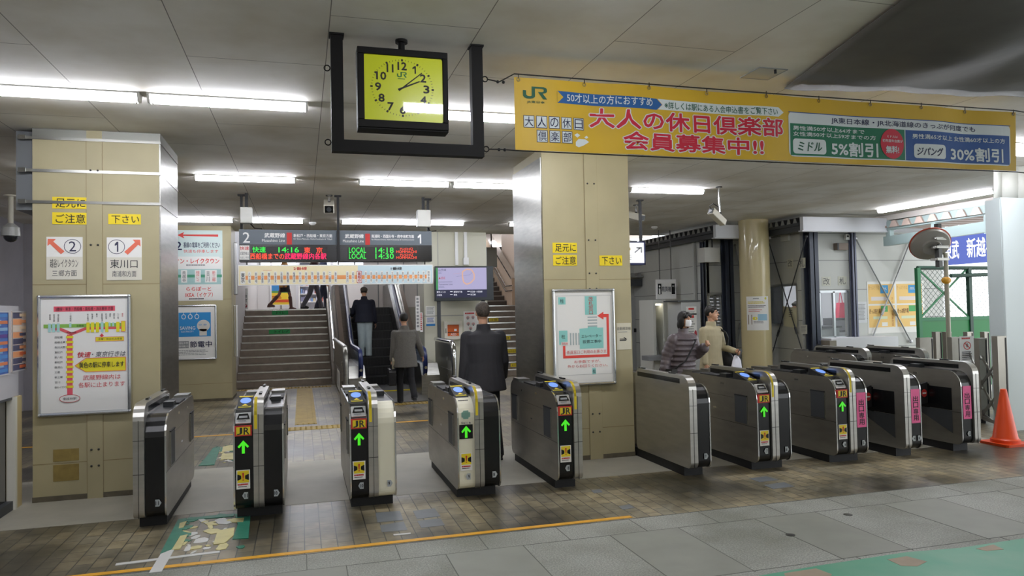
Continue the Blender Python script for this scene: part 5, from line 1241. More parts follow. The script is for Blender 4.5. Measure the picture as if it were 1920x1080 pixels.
# canopies: corrugated roof edge on dark beams, white fascia at the front
def corr(path0, path1, n, z, lb, c, dep=.9, out=(0, -1, 0), amp=.085, tooth=None):
    """corrugated roofing whose cut edge runs from path0 to path1"""
    m = MB(); a, b = Vector(path0), Vector(path1); o = Vector(out) * dep
    for i in range(n):
        p, q = a + (b - a) * i / n, a + (b - a) * (i + 1) / n; d = q - p
        pts = [p + Vector((0, 0, 0)), p + d * .22 + Vector((0, 0, amp)), p + d * .5 + Vector((0, 0, amp)), p + d * .72, q]
        for u, v in zip(pts, pts[1:]):
            m.poly([u, v, v + o, u + o], c)
            if max(u.z, v.z) > a.z + .01: m.poly([u, v, Vector((v.x, v.y, a.z)), Vector((u.x, u.y, a.z))][:4], tooth or c)
    return m
def canopy(lb, ya, yb, x, fx1, fy, zf0, zf1, n):
    cp = thing('canopy', lb, 'canopy', (x, fy, zf0))
    m = corr((x - .32, ya, zf1 - .12), (x - .32, yb, zf1 - .12), n, 0, '', mat('3a3a3a', .6), .3, (1, 0, 0), .11, mat('8a8c88', .5)); m.box((x - .33, yb, zf1 - .16), (x - .10, ya, zf1 - .105), DGREY); m.build('roof_sheet', cp)  # shade of the gaps painted in: sheet darker than its teeth
    m = MB(); m.box((x - .28, yb, zf0 - .0), (x - .16, ya, zf1 - .12), DGREY); m.box((x - .30, yb, zf1 - .01), (x, ya, zf1), DGREY); m.build('beam', cp)
    m = MB(); m.box((x - .30, fy, zf0), (fx1, fy + .10, zf1), mat('d4d6da', .45)); m.box((x - .34, fy - .02, zf0 - .025), (fx1, fy + .10, zf0), mat('c4c6c8', .4)); m.build('fascia', cp)
    return cp
f2 = px_y(13.35, 1336, 422, 1391, 446)
canopy('small canopy with jagged corrugated edge beside the pale round column', 17.2, 13.4, 8.58, 9.6, 13.3, f2[2], min(f2[3], 3.36), 18)
f4 = px_y(12.0, 1504, 407, 1690, 433)
canopy('wide canopy with white fascia over the office front window', 13.25, 12.1, f4[0] + .32, 12.3, 12.0, f4[2] - .01, 3.36, 6)
# tiny low canopy and far end wall with a door
m = corr((7.5, 17.0, 2.42), (8.45, 17.0, 2.46), 5, 0, '', mat('7a7b78', .5), .5, (0, 1, 0)); m.box((7.9, 17.1, 2.2), (8.45, 17.2, 2.38), DGREY); m.build('awning', None, 'small corrugated awning over the fare machine corner', 'awning')
m = MB(); m.box((6.8, 17.6, 0), (XA + .12, 17.8, CZ), mat('aeb0ac', .5)); m.build('wall_far', None, kind='structure')
a, b = at_y(1180, 558, 17.55), at_y(1201, 690, 17.55)
m = MB(); m.box((a.x - .1, 17.56, 0), (b.x, 17.6, a.z), mat('a4a6a4', .4)); o = m.build('door_1', None, kind='structure'); m = MB(); m.box((b.x - .16, 17.53, 1.0), (b.x - .10, 17.56, 1.1), BLACKM); m.build('door_handle', o)
# fare adjustment corner: two machine bays, a counter, a notice cabinet, the sign above
YFM = 14.7
def bay(px, lb):
    x0, x1, z0, z1 = px_y(YFM, *px)
    t = thing('fare_machine', lb, 'ticket machine', ((x0 + x1) / 2, YFM, 0)); c = mat('cfd0c8', .5); m = MB()
    m.box((x0 - .06, YFM, 0), (x1 + .06, YFM + .7, z0), c); m.box((x0 - .06, YFM, z0), (x0, YFM + .7, z1 + .08), c); m.box((x1, YFM, z0), (x1 + .06, YFM + .7, z1 + .08), c); m.box((x0, YFM, z1), (x1, YFM + .7, z1 + .08), c); m.box((x0, YFM + .5, z0), (x1, YFM + .7, z1), mat('b9bcae', .4)); m.build('housing', t)
    m = MB(); m.prism([(YFM + .18, z0), (YFM + .5, z0), (YFM + .5, z0 + .75), (YFM + .42, z0 + .75)], 'x', x0 + .02, x1 - .02, mat('9a9c98', .3, .5)); p = m.build('control_panel', t)
    m = MB(); m.box((x0 + .03, YFM + .1, z1 - .04), (x1 - .03, YFM + .16, z1 - .005), glow('fff6e0', 5)); m.build('bay_light', t)
    m = MB()
    for i in range(3): m.box((x0 + .08, YFM + .2 + i * .07, z0 + .12 + i * .2), (x1 - .08, YFM + .25 + i * .08, z0 + .2 + i * .2), BLACK)
    m.build('slot', p)
bay((1229, 569, 1246, 668), 'recessed fare machine with a lit bay nearest the grey door'); bay((1252, 572, 1272, 668), 'recessed fare machine behind the woman in the padded jacket')
x0, x1, z0, z1 = px_y(YFM - .25, 1214, 668, 1254, 674); m = MB(); m.box((x0, YFM - .3, z0 - .01), (x1, YFM + .03, z1), mat('7c7e80', .4)); m.build('counter_shelf', None, 'narrow grey shelf in front of the fare machines', 'shelf')
x0, x1, z0, z1 = px_y(13.9, 1277, 566, 1316, 690)
cb = thing('notice_cabinet', 'grey cabinet with red headed papers behind the masked woman', 'cabinet', ((x0 + x1) / 2, 13.9, 0)); m = MB(); m.box((x0, 13.9, 0), (min(x1, XA - .02), 14.5, z1), mat('b4b6b4', .4)); m.box((x0 - .1, 13.86, z1), (min(x1, XA - .02), 14.5, z1 + .03), DGREY); m.build('body', cb)
for px, sd in (((1286, 575, 1306, 590), 1), ((1284, 588, 1308, 655), 2)):
    s = sheet_y(13.895, *px, 60, 60 if sd == 1 else 160); s.rect(14, 10 if sd == 1 else 8, 46, 24 if sd == 1 else 20, RED); s.lines(8, 34, 52, 52 if sd == 1 else 120, 3 if sd == 1 else 8, GREY, 1, .4, sd)
    if sd == 2: s.disc(52, 92, 7, 17, mat('b0283a', .5), 2)
    o = s.slab(PAPER, .004).build('notice', cb); s.build('lettering', o)
x0, x1, z0, z1 = px_y(15.1, 1231, 524, 1268, 560)
s = Sheet((x0, 15.1, z1), (x1, 15.1, z1), (x0, 15.1, z0), 110, 100); s.rect(6, 22, 26, 76, BLACK); s.rect(84, 22, 104, 76, BLACK); s.disc(16, 36, 4, 6, WHITE, 2); s.rect(11, 46, 20, 74, WHITE, 2); s.rect(88, 32, 100, 38, GREY, 2); s.text('精算機', 28, 36, 82, 64, mat('4a4e58', .6), 1, .01)
o = sign(s, 'fare_machine_sign', 'white hanging sign with dark pictograms over the fare machines', 'sign', WHITE, .06)
m = MB(); m.cyl((x0 + .1, 15.13, z1), (x0 + .1, 15.13, CZ), .012, DSTEEL, 6); m.cyl((x1 - .1, 15.13, z1), (x1 - .1, 15.13, CZ), .012, DSTEEL, 6); m.build('hanger', o)
x0, x1, z0, z1 = px_y(13.85, 1314, 465, 1343, 492)
m = MB(); m.box((x0, 13.7, z0), (x1, 13.98, z1), mat('c6c6be', .4)); m.cyl((x1 - .12, 13.8, z1), (x1 - .12, 13.8, z1 + .24), .014, BLACKM, 6); m.tube([(x0 + .05, 13.9, z1), (x0 + .05, 13.9, z1 + .12), (x0 + .16, 13.9, z1 + .18)], .008, BLACKM, 6); m.build('loudspeaker', None, 'pale loudspeaker box hung under the small canopy by the blind window', 'loudspeaker')
# round pale column
cx = (at_y(1392, 550, 13.2).x + at_y(1440, 550, 13.2).x) / 2
m = MB(); m.lathe([(.305, 0), (.305, CZ)], (cx, 13.2, 0), mat('cdbf92', .25, coat=.4), 32); m.build('column', None, 'pale cream round column in front of the office', kind='structure')
class Wrap(Sheet):
    def P(s, u, v, l=1):
        a = (u / s.W - .5) * 1.55; R = .306 + .0016 * l; p = s.o + s.vy * v; return Vector((cx + R * math.sin(a - .45), 13.2 - R * math.cos(a - .45), p.z))
a, b = at_y(1397, 556, 12.9), at_y(1437, 619, 12.9)
s = Wrap((0, 0, a.z), (1, 0, a.z), (0, 0, b.z), 100, 160)
for i in range(16): s.rect(i * 6.25, 0, (i + 1) * 6.25, 160, PAPER, 1)
s.lines(30, 8, 60, 14, 1, GREY, 2, .8); s.disc(84, 10, 5, 6, mat('d8d040', .5), 2); s.lines(6, 24, 90, 36, 2, mat('d8c840', .6), 2, .6); s.lines(6, 42, 90, 56, 2, INK, 2, .4, 3); s.lines(10, 62, 70, 76, 2, RED, 2, .4, 4)
for i in range(6): s.rect(48 + i * 7, 84, 55 + i * 7, 114, mat('9cc4d8', .6), 2)
s.rect(6, 86, 24, 132, mat('8a7a6a', .6), 2); s.disc(36, 104, 10, 8, mat('e6da30', .5), 2); s.lines(30, 118, 80, 130, 2, INK, 2, .4, 6)
o = s.build('poster', None, label='white poster with yellow and blue print wrapped on the pale round column', cat='poster')
# paper characters, papers and posters on the office walls
THIN = mat('55555a', .7)
def chr_paper(sh, t, lb): sh.text(t, 14, 12, 86, 88, THIN, 1); sign(sh, 'paper_sign', lb, 'sign', mat('c9c9bb', .7), .003)
xs_ = XC - .004
chr_paper(Sheet(tuple(at_x(1476, 486, xs_)), tuple(at_x(1487, 485, xs_)), tuple(at_x(1476, 503, xs_)), 100, 100), '改', 'first square paper with one character above the office side window')
chr_paper(Sheet(tuple(at_x(1497, 484, xs_)), tuple(at_x(1510, 483, xs_)), tuple(at_x(1497, 503, xs_)), 100, 100), '札', 'second square paper with one character above the office side window')
chr_paper(sheet_y(YD2 - .004, 1541, 519, 1558, 536, 100, 100), '改', 'first square paper with one character above the bright office front window')
chr_paper(sheet_y(YD2 - .004, 1571, 518, 1588, 535, 100, 100), '札', 'second square paper above the bright office front window, next to the slim post')
s = Sheet(tuple(at_x(1501, 609, xs_)), tuple(at_x(1513, 609, xs_)), tuple(at_x(1501, 626, xs_)), 100, 140); notice(s, 'paper_notice', 'small printed paper low on the wall below the office side window', 'notice', mat('d0cfc4', .7), 5)
notice(sheet_y(YD2 - .004, 1604, 566, 1626, 605, 100, 180), 'paper_notice', 'white printed paper between the slim post and the orange posters', 'notice', mat('d6d8da', .7), 12)
s = sheet_y(YD2 - .006, 1625, 528, 1735, 622, 220, 190); OP, SKY, GP = mat('f0c878', .6), mat('3a98d0', .6), mat('4aa860', .6)
for u in (4, 112):
    s.rect(u, 10, u + 100, 82, OP); s.rect(u, 88, u + 100, 168, OP); s.rect(u + 46, 14, u + 76, 44, SKY, 2); s.text('改札', u + 52, 22, u + 71, 32, PAPER, 3, .01)
    s.text('きっぷうりば', u + 2, 16, u + 42, 30, mat('c8a060', .6), 2); s.rect(u + 10, 56, u + 74, 70, mat('e0d8d4', .6), 2); s.rect(u + 46, 90, u + 72, 112, GP, 2); s.text('きっぷ売り場', u + 2, 100, u + 44, 118, mat('7a5030', .6), 3, .01)
    s.rect(u + 16, 128, u + 70, 138, mat('d8e0c0', .6), 2); s.rect(u + 48, 150, u + 70, 164, PAPER, 2); s.text('\n'.join('きっぷ売り場案内図'), u + 86, 58, u + 94, 164, mat('c07838', .6), 2)
sign(s, 'poster', 'double orange poster with blue squares under the pale crossed rods', 'poster', PAPER, .004)
x0, x1, z0, z1 = px_y(YD2 - .06, 1566, 456, 1587, 469); m = MB(); m.box((x0, YD2 - .12, z0), (x1, YD2 - .01, z1), mat('7a6c60', .5)); m.box((x0, YD2 - .122, z0), (x0 + .04, YD2 - .12, z1), DGREY); m.build('wall_device', None, 'small brown box on the office front near the slim post', 'box')
x0, x1, z0, z1 = px_y(YD2 - .03, 1583, 440, 1590, 450); m = MB(); m.box((x0, YD2 - .08, z0), (x1, YD2 - .01, z1), WHITE); m.box((x0 + .02, YD2 - .083, (z0 + z1) / 2), (x1 - .02, YD2 - .08, z1 - .02), BLACKM); m.build('wall_sensor', None, 'tiny white sensor above the brown box on the office front', 'sensor')
x0, x1, z0, z1 = px_y(YB2 - .01, 1467, 441, 1481, 453); p = at_x(1475, 447, XC); m = MB(); m.box((XC - .06, p.y - .12, p.z - .06), (XC - .004, p.y + .12, p.z + .07), mat('cfd0c6', .5)); m.build('wall_box', None, 'small pale box high on the office side wall under the wide canopy', 'box')
# counter under the front window and things inside
x0, x1, z0, z1 = px_y(YD2 - .1, 1536, 634, 1660, 648); m = MB(); m.box((x0, YD2 - .45, z0), (x1, YD2 - .005, z1), mat('e4e4e8', .4)); m.box((x0 + .25, YD2 - .35, 0), (x1, YD2 - .005, z0), mat('c4c2cc', .4)); m.build('counter', None, 'white ledge counter below the bright office front window', 'counter')
m = MB(); m.box((x0 - .08, YD2 - .5, 0), (x0 + .08, YD2 - .2, .92), mat('8d8678', .5)); m.build('bollard', None, 'short beige post by the office corner under the counter', 'post')
x0, x1, z0, z1 = px_y(13.9, 1537, 607, 1562, 622)
m = MB(); m.box((10.8, 13.4, 0), (11.35, 14.0, 1.12), mat('aeb8b8', .5)); m.box((10.77, 13.35, 1.12), (11.38, 14.05, 1.16), mat('4a4e50', .4)); m.build('desk', None, 'grey desk inside the office seen through the front window', 'desk')
m = MB(); m.box((11.45, 13.7, 0), (12.2, 14.3, 1.0), mat('c8ccce', .5)); m.box((11.5, 13.75, 1.0), (11.95, 14.1, 1.32), mat('4c4c50', .4)); m.box((11.55, 13.74, 1.05), (11.9, 13.75, 1.27), mat('8a8c90', .3)); m.build('office_machine', None, 'dark office machine on a stand behind the open half of the front window', 'machine')
p = at_y(1575, 577, 14.5); m = MB(); m.prism([(p.x - .12, p.z - .28), (p.x + .14, p.z - .28), (p.x + .10, p.z + .12), (p.x - .06, p.z + .12)], 'y', 14.42, 14.55, mat('d82a50', .6)); m.tube([(p.x - .04, 14.48, p.z + .1), (p.x, 14.48, p.z + .42), (p.x + .06, 14.48, p.z + .1)], .012, mat('d82a50', .6), 6); m.cyl((p.x, 14.48, p.z + .42), (p.x, 14.48, 2.897), .006, DSTEEL, 6); m.build('red_bag', None, 'bright red bag hanging inside the office behind the front window', 'bag')
# ================================================================ fence side: beams, corrugated roof, mirror, fence, sign
XT = 11.45
tb = thing('roof_truss', 'pale teal steel truss running to the green fence under the corrugated roof', 'truss', (XT, 9, 2.6))
t0, t1 = at_x(1668, 424, XT), at_x(1860, 392, XT); u0, u1 = at_x(1668, 452, XT), at_x(1860, 424, XT)
for nme, a, b, h in (('top_beam', t0, t1, .17), ('lower_beam', u0, u1, .19)):
    m = MB(); m.beam((XT, a.y + .1, a.z), (XT, 8.2, b.z + (b.z - a.z) * (b.y - 8.2) / max(a.y - b.y, .1)), .12, h, TEAL); m.build(nme, tb)
for y in (t0.y, t0.y - 1.1, t0.y - 2.2, t0.y - 3.3): m = MB(); m.box((XT - .05, y - .05, u0.z - .08), (XT + .05, y + .05, t0.z + .12), TEAL); m.build('strut', tb)
m = corr((XT - .10, 12.2, 3.16), (XT - .10, 8.2, 3.16), 13, 0, '', mat('b8a49a', .5), 1.4, (1, 0, 0), .13, mat('dcc6ba', .5)); m.build('roof_sheet', None, 'pinkish corrugated roof edge above the teal truss', 'roofing')  # underside coloured darker than the teeth, its shade put into the colour
m = MB(); m.box((XT - .05, 8.0, 3.31), (XT + .1, 12.6, CZ - .004), mat('d8d2cc', .5)); m.build('trim_3', None, kind='structure')
YFE = 10.6
fx0 = at_y(1720, 503, YFE).x; fx1 = at_y(1872, 500, YFE).x; fz1 = 2.27; fzm = at_y(1790, 597, YFE).z
FG = mat('1f7a48', .45); FD = mat('2a4a3c', .5)
fe = thing('mesh_gate', 'green steel gate with wire mesh above and solid green panel below', 'gate', ((fx0 + fx1) / 2, YFE, 0))
m = MB(); m.box((fx0, YFE - .01, .12), (fx1, YFE + .01, fzm), mat('16803c', .45)); m.build('solid_panel', fe)
m = MB()
for x in (fx0, fx0 + (fx1 - fx0) * .62, fx1): m.box((x - .035, YFE - .035, 0), (x + .035, YFE + .035, fz1), FG if x == fx0 else FD)
for z in (.12, fzm): m.box((fx0, YFE - .02, z - .03), (fx1, YFE + .02, z + .03), FG)
m.cyl((fx0, YFE, fz1), (fx1, YFE, fz1 - .01), .035, FD, 8); m.cyl((fx0 + .7, YFE - .05, fz1 - .15), (fx1, YFE - .05, fz1 - .13), .035, FD, 8); m.build('frame', fe)
m = MB(); xm = fx0 + (fx1 - fx0) * .62
for a, b in (((fx0, fzm), (xm, fz1)), ((xm, fzm), (fx0, fz1))): m.beam((a[0], YFE + .01, a[1]), (b[0], YFE + .01, b[1]), .02, .03, FG)
m.build('brace', fe)
m = MB(); st = .11; W_, H_ = fx1 - fx0, fz1 - fzm
k = -H_
while k < W_:
    for sg in (1, -1):
        pts = []
        for t in (0, 1):
            u = k + (H_ * t); pts.append((u, t * H_ if sg > 0 else H_ - t * H_))
        (u0_, v0_), (u1_, v1_) = pts; ta, tb_ = max(0, -u0_ / H_), min(1, (W_ - u0_) / H_)
        if tb_ > ta: m.tube([(fx0 + u0_ + H_ * ta, YFE + .02, fzm + (v0_ + (v1_ - v0_) * ta)), (fx0 + u0_ + H_ * tb_, YFE + .02, fzm + (v0_ + (v1_ - v0_) * tb_))], .004, FD, 4, caps=False)
    k += st
m.build('wire_mesh', fe)
mc = at_y(1748, 462, 9.6); mp = at_y(1768, 600, 9.6)
mi = thing('convex_mirror', 'round grey back of a traffic mirror on a pole before the green gate', 'mirror', (mp.x, 9.6, 0))
rm = .30; MG = mat('a4a098', .45, .2)
MR = Matrix.Rotation(-math.radians(30), 3, 'Z') @ Matrix.Rotation(math.radians(38), 3, 'X'); MO = Vector((mc.x, 9.62, mc.z))
def turned(m): m.v = [tuple(MO + MR @ Vector(v)) for v in m.v]; return m
m = MB(); m.lathe([(.02, -.02), (rm * .45, -.05), (rm * .5, -.02), (rm * .95, .03), (rm, .06), (rm, .09), (rm * .9, .11), (.02, .17)], (0, 0, 0), MG, 36, 'y'); dd = turned(m).build('dish', mi)
m = MB(); m.tube([((rm + .004) * math.cos(t * PI / 18), .085, (rm + .004) * math.sin(t * PI / 18)) for t in range(36)], .014, mat('c05038', .5), 6, closed=True); turned(m).build('rim', dd)
m = MB(); m.cyl((mp.x, 9.5, 0), (mp.x, 9.5, 2.45), .035, mat('b9b4a0', .4), 10); q = at_y(1757, 420, 9.55); m.box((q.x - .035, 9.5, mc.z - .35), (q.x + .035, 9.58, q.z), DSTEEL); m.build('pole', mi)
for dz in (-.22, -.02, .12): m = MB(); m.box((q.x - .11, 9.46, mc.z + dz - .02), (q.x + .13, 9.6, mc.z + dz + .02), STEEL); m.cyl((q.x - .13, 9.47, mc.z + dz), (q.x + .15, 9.47, mc.z + dz), .012, CHROME, 6); m.build('clamp', mi)
m = MB(); z = at_y(1756, 526, 9.5).z; m.ball((mp.x - .05, 9.46, z), (.10, .05, .06), mat('e0a020', .5), 8, 6); m.build('yellow_tape', mi)
a, b = at_y(1762, 447, 14), at_y(1905, 498, 14)
s = Sheet((a.x, 14, a.z + .18), (b.x, 14, a.z + .32), (a.x, 14, b.z), 150, 46); s.text('東武', 8, 14, 36, 38, WHITE, 1, .01); s.text('新越谷', 52, 12, 108, 38, WHITE, 1, .01); s.text('駅', 114, 12, 132, 38, WHITE, 1, .01)
sg = sign(s, 'station_sign', 'blue sign with large white characters beyond the green gate', 'sign', mat('1a3484', .5), .12)
m = MB()
for x in (a.x + .1, b.x - .1): m.box((x - .06, 14.13, 0), (x + .06, 14.25, a.z + .3), DSTEEL)
m.build('stand_post', sg)
# folding gate packed together beside the hoarding
fg = thing('folding_gate', 'packed silver folding gate with crossed bars beside the white hoarding', 'folding gate', (8.5, 7.9, 0))
FGM = mat('9c988e', .35, .7, noise=.15, scale=4)
for px, py, Y, wd in ((1733, 633, 9.3, .26), (1775, 622, 9.9, .12), (1756, 622, 9.6, .12), (1788, 632, 8.9, .16), (1815, 622, 9.6, .12), (1812, 634, 8.3, .14), (1838, 634, 7.75, .14), (1846, 622, 9.2, .1), (1873, 630, 7.05, .15)):
    a = at_y(px, py, Y); m = MB(); m.box((a.x - wd / 2, Y - .04, .06), (a.x + wd / 2, Y + .04, a.z), FGM); m.box((a.x + wd / 2 - .03, Y - .044, .06), (a.x + wd / 2 - .01, Y - .04, a.z - .02), BLACKM); m.cyl((a.x, Y, 0), (a.x, Y, .07), .03, BLACKM, 8); m.build('upright', fg)
for (p0, Ya), (p1, Yb) in (((1815, 8.3), (1838, 7.75)), ((1838, 7.75), (1870, 7.12))):
    for zz in (.9, .5, .12):
        for sg_ in (0, 1):
            a = at_y(p0, 650, Ya - .06); b = at_y(p1, 650, Yb - .06); m = MB(); z0, z1 = (zz, zz - .36) if sg_ else (zz - .36, zz)
            m.beam((a.x, Ya - .06 - .02 * sg_, max(z0, .08)), (b.x, Yb - .06 - .02 * sg_, max(z1, .08)), .012, .045, STEEL); m.build('cross_bar', fg)
s = sheet_y(8.22, 1799, 631, 1828, 678, 100, 165); s.lines(14, 8, 86, 20, 1, RED, 1, .8); s.ring(50, 60, 26, 26, 5, RED, 1); s.line([(32, 42), (68, 78)], 5, RED, 2); s.disc(50, 58, 8, 14, GREY, 1); s.lines(12, 98, 90, 155, 5, INK, 1, .4)
sign(s, 'warning_sign', 'white sign with red prohibition ring on the folding gate', 'sign', PAPER, .006)
# hoarding, plastic sheet, cone
HM = mat('c6d0d0', .35)
hx = at_y(1877, 600, 7.15).x + .06
m = MB(); m.box((hx, 7.15, 0), (hx + 3, 7.25, 2.97), HM); m.box((hx - .006, 7.15, 0), (hx + .02, 7.36, 2.95), HM); m.box((hx, 7.146, 0), (hx + .012, 7.15, 2.97), mat('a8b0b0', .4)); m.build('hoarding', None, 'tall pale blue grey construction hoarding behind the orange cone', 'hoarding')
m = MB()
for i in range(14):
    x0, x1 = hx + .1 + i * .2, hx + .1 + (i + 1) * .2; y = lambda k: 7.32 + .05 * math.sin(k * 1.7)
    m.add([(x0, y(i), 2.98), (x1, y(i + 1), 2.98), (x1, y(i + 1) - .02, CZ - .01), (x0, y(i) - .02, CZ - .01)], [(0, 1, 2, 3)], mat('e0e0d8', .4), True)
pc_ = m.build('plastic_sheet', None, 'creased white plastic sheet between the hoarding and the ceiling', 'plastic sheet'); md = pc_.modifiers.new('t', 'SOLIDIFY'); md.thickness = .004
cp = at_z(1893, 834, 0)
cn = thing('traffic_cone', 'orange traffic cone standing before the pale hoarding', 'traffic cone', (cp.x, cp.y + .05, 0)); CO = mat('e04a14', .4); q = (cp.x, cp.y + .05, 0)
m = MB(); m.prism(rrect(cp.x - .19, cp.x + .19, cp.y - .14, cp.y + .24, (.04,) * 4, 3), 'z', 0, .028, CO); m.build('base', cn, bevel=.006)
m = MB(); m.lathe([(.15, .026), (.15, .06), (.135, .07), (.128, .08), (.036, .60), (.032, .63), (.02, .635)], q, CO, 24); m.build('body', cn)
# ================================================================ people
SKIN = mat('d3a283', .5); HAIRB = mat('17140f', .55); HAIRG = mat('5a4f45', .6, noise=.4, scale=60, c2='2e2823')
def remesh(o, vox, smooth=6, f=.5):
    md = o.modifiers.new('r', 'REMESH'); md.mode = 'VOXEL'; md.voxel_size = vox; md.use_smooth_shade = True
    sm = o.modifiers.new('s', 'SMOOTH'); sm.factor = f; sm.iterations = smooth
    return o
def rotx(a): return Matrix.Rotation(a, 3, 'X')
def roty(a): return Matrix.Rotation(a, 3, 'Y')
def rotz(a): return Matrix.Rotation(a, 3, 'Z')
def loft(m, rings, mt, n=18):
    """rings: (centre, x axis half vector, y axis half vector)"""
    vs = [Vector(c) + Vector(a) * math.cos(2 * PI * k / n) + Vector(b) * math.sin(2 * PI * k / n) for c, a, b in rings for k in range(n)]
    fs = [(i * n + k, i * n + (k + 1) % n, (i + 1) * n + (k + 1) % n, (i + 1) * n + k) for i in range(len(rings) - 1) for k in range(n)]
    fs += [tuple(range(n))[::-1], tuple((len(rings) - 1) * n + k for k in range(n))]
    m.add(vs, fs, mt, True)
def person(label, loc, rz, H, top, trousers, hair, lean=0, legs=((0, 0), (0, 0)), arms=((0, .08, .15), (0, .08, .15)), head=(0, 0), hem=.0, hairlen=0, skin=SKIN, shoe=None, coat=None, skirt=None, bulk=1.0, collar=None, mask=False, bald=0, hold=(None, None), face=True, twist=0, boots=None, lift=0, puffy=False, vox=.009, tb=1.0):
    """local frame: +y forward, +x the person's right. legs/arms: (left, right); leg = (hip flexion, knee bend); arm = (flexion, abduction, elbow)"""
    k = H / 1.72; g = thing('person', label, 'person', loc, rz=rz); J = {}
    shoe = shoe or BLACKM
    V = lambda x, y, z: Vector((x, y, z))
    # legs first: the hip is as high as the more stretched leg makes it
    def leg(sd, fx, kn):
        d1 = rotx(fx) @ V(0, 0, -1); d2 = rotx(fx - kn) @ V(0, 0, -1)
        return d1 * .43 * k, d2 * .42 * k
    ext = [-(a + b).z for a, b in (leg(s, *l) for s, l in zip((-1, 1), legs))]
    hz = max(ext) + .075 * k; hip = V(0, 0, hz)
    T = rotx(-lean) @ rotz(twist)
    up = T @ V(0, 0, 1); rt = T @ V(1, 0, 0); fw = T @ V(0, 1, 0)
    chest = hip + up * .34 * k; nb = hip + up * .535 * k
    L = []
    for s, l in zip((-1, 1), legs):
        h = hip + V(.088 * s * k, 0, -.02 * k); a, b = leg(s, *l); kn = h + a; an = kn + b; L.append((h, kn, an))
    A = []
    for s, (fl, ab, el) in zip((-1, 1), arms):
        sh = nb + rt * (.170 * s * k * (bulk * .5 + .5)) - up * .076 * k
        R = T @ roty(-ab * s) @ rotx(fl); e = sh + R @ V(0, 0, -.285 * k); R2 = R @ rotx(el); w = e + R2 @ V(0, 0, -.245 * k); A.append((sh, e, w, R2))
    Hm = T @ rotz(head[0]) @ rotx(-head[1]) if lean < .2 else rotx(-lean * .4) @ rotz(head[0]) @ rotx(-head[1])
    hc = nb + up * .09 * k + (Hm @ V(0, .02, .115)) * k; P = lambda x, y, z: hc + (Hm @ V(x, y, z)) * k
    # ---- body: one continuous surface
    m = MB()
    m.ball(hc + (Hm @ V(0, -.012, .012)) * k, (.074 * k, .094 * k, .108 * k), skin, 16, 12, Hm)
    m.ball(P(0, .028, -.045), (.058 * k, .062 * k, .075 * k), skin, 14, 10, Hm)
    m.capsule(P(0, .088, .002), P(0, .104, -.026), .009 * k, .013 * k, skin)          # nose
    m.ball(P(0, .080, -.060), (.024 * k, .014 * k, .009 * k), skin, 10, 6, Hm)         # lips
    m.ball(P(0, .072, -.098), (.026 * k, .022 * k, .020 * k), skin, 10, 6, Hm)         # chin
    m.ball(P(0, .080, .028), (.05 * k, .014 * k, .010 * k), skin, 10, 6, Hm)           # brow
    for s in (-1, 1): m.ball(P(.076 * s, -.012, -.008), (.012 * k, .020 * k, .032 * k), skin, 8, 6, Hm)
    m.capsule(P(0, -.015, -.06), nb - up * .02, .050 * k, .058 * k, skin)
    m.capsule(nb - up * .08 * k, hip + up * .05, .085 * k, .09 * k, skin); m.capsule(nb - up * .07 * k - rt * .12 * k, nb - up * .07 * k + rt * .12 * k, .05 * k, .05 * k, skin)
    for h, kn, an in L: m.capsule(h, kn, .062 * k, .045 * k, skin); m.capsule(kn, an, .045 * k, .034 * k, skin); m.capsule(an, an + V(0, .12 * k, -.04 * k), .032 * k, .025 * k, skin)
    for s, (sh, e, w_, R2), hd in zip((-1, 1), A, hold):
        m.capsule(sh, e, .042 * k, .034 * k, skin); m.capsule(e, w_, .034 * k, .024 * k, skin)
        Q = lambda x, y, z: w_ + (R2 @ V(x * s, y, z)) * k       # hand hangs along -z, thumb side forward (+y)
        m.capsule(w_, Q(0, 0, -.03), .023 * k, .024 * k, skin)
        for i, y in enumerate((.027, .009, -.009, -.026)): m.capsule(Q(0, y * .6, -.02), Q(0, y, -.085), .012 * k, .0105 * k, skin, 8)
        cl = .9 if hd else .35
        for i, (y, ln) in enumerate(((.028, .072), (.010, .080), (-.009, .074), (-.027, .058))):
            p0 = Q(0, y, -.086); a1 = cl * (.8 + .1 * i); p1 = p0 + (R2 @ V(-s * math.sin(a1) * ln * .55, 0, -math.cos(a1) * ln * .55)) * k
            a2 = a1 + cl; p2 = p1 + (R2 @ V(-s * math.sin(a2) * ln * .45, 0, -math.cos(a2) * ln * .45)) * k
            m.capsule(p0, p1, .0092 * k, .0088 * k, skin, 8); m.capsule(p1, p2, .0088 * k, .0076 * k, skin, 8)
        t0, t1, t2 = Q(0, .022, -.028), Q(-.012, .050, -.058), Q(-.026 if hd else -.02, .056, -.088); m.capsule(t0, t1, .012 * k, .0105 * k, skin, 8); m.capsule(t1, t2, .0105 * k, .008 * k, skin, 8)
    remesh(m.build('body', g, w=False), .0068, 3)
    if face:
        for s in (-1, 1):
            e = MB(); e.ball(P(.031 * s, .0745, .006), (.013 * k, .008 * k, .0062 * k), WHITE, 10, 6, Hm); e.ball(P(.032 * s, .0805, .006), (.0055 * k, .004 * k, .0056 * k), HAIRB, 8, 6, Hm); e.build('eye', g, w=False)
            b = MB(); b.capsule(P(.014 * s, .089, .034), P(.046 * s, .078, .036), .0042 * k, .0034 * k, HAIRB, 6); b.build('eyebrow', g, w=False)
        b = MB(); b.capsule(P(-.016, .0925, -.062), P(.016, .0925, -.062), .0042 * k, .0042 * k, mat('a8604f', .5), 6)
        if not mask: b.build('mouth', g, w=False)
    # ---- hair
    m = MB()
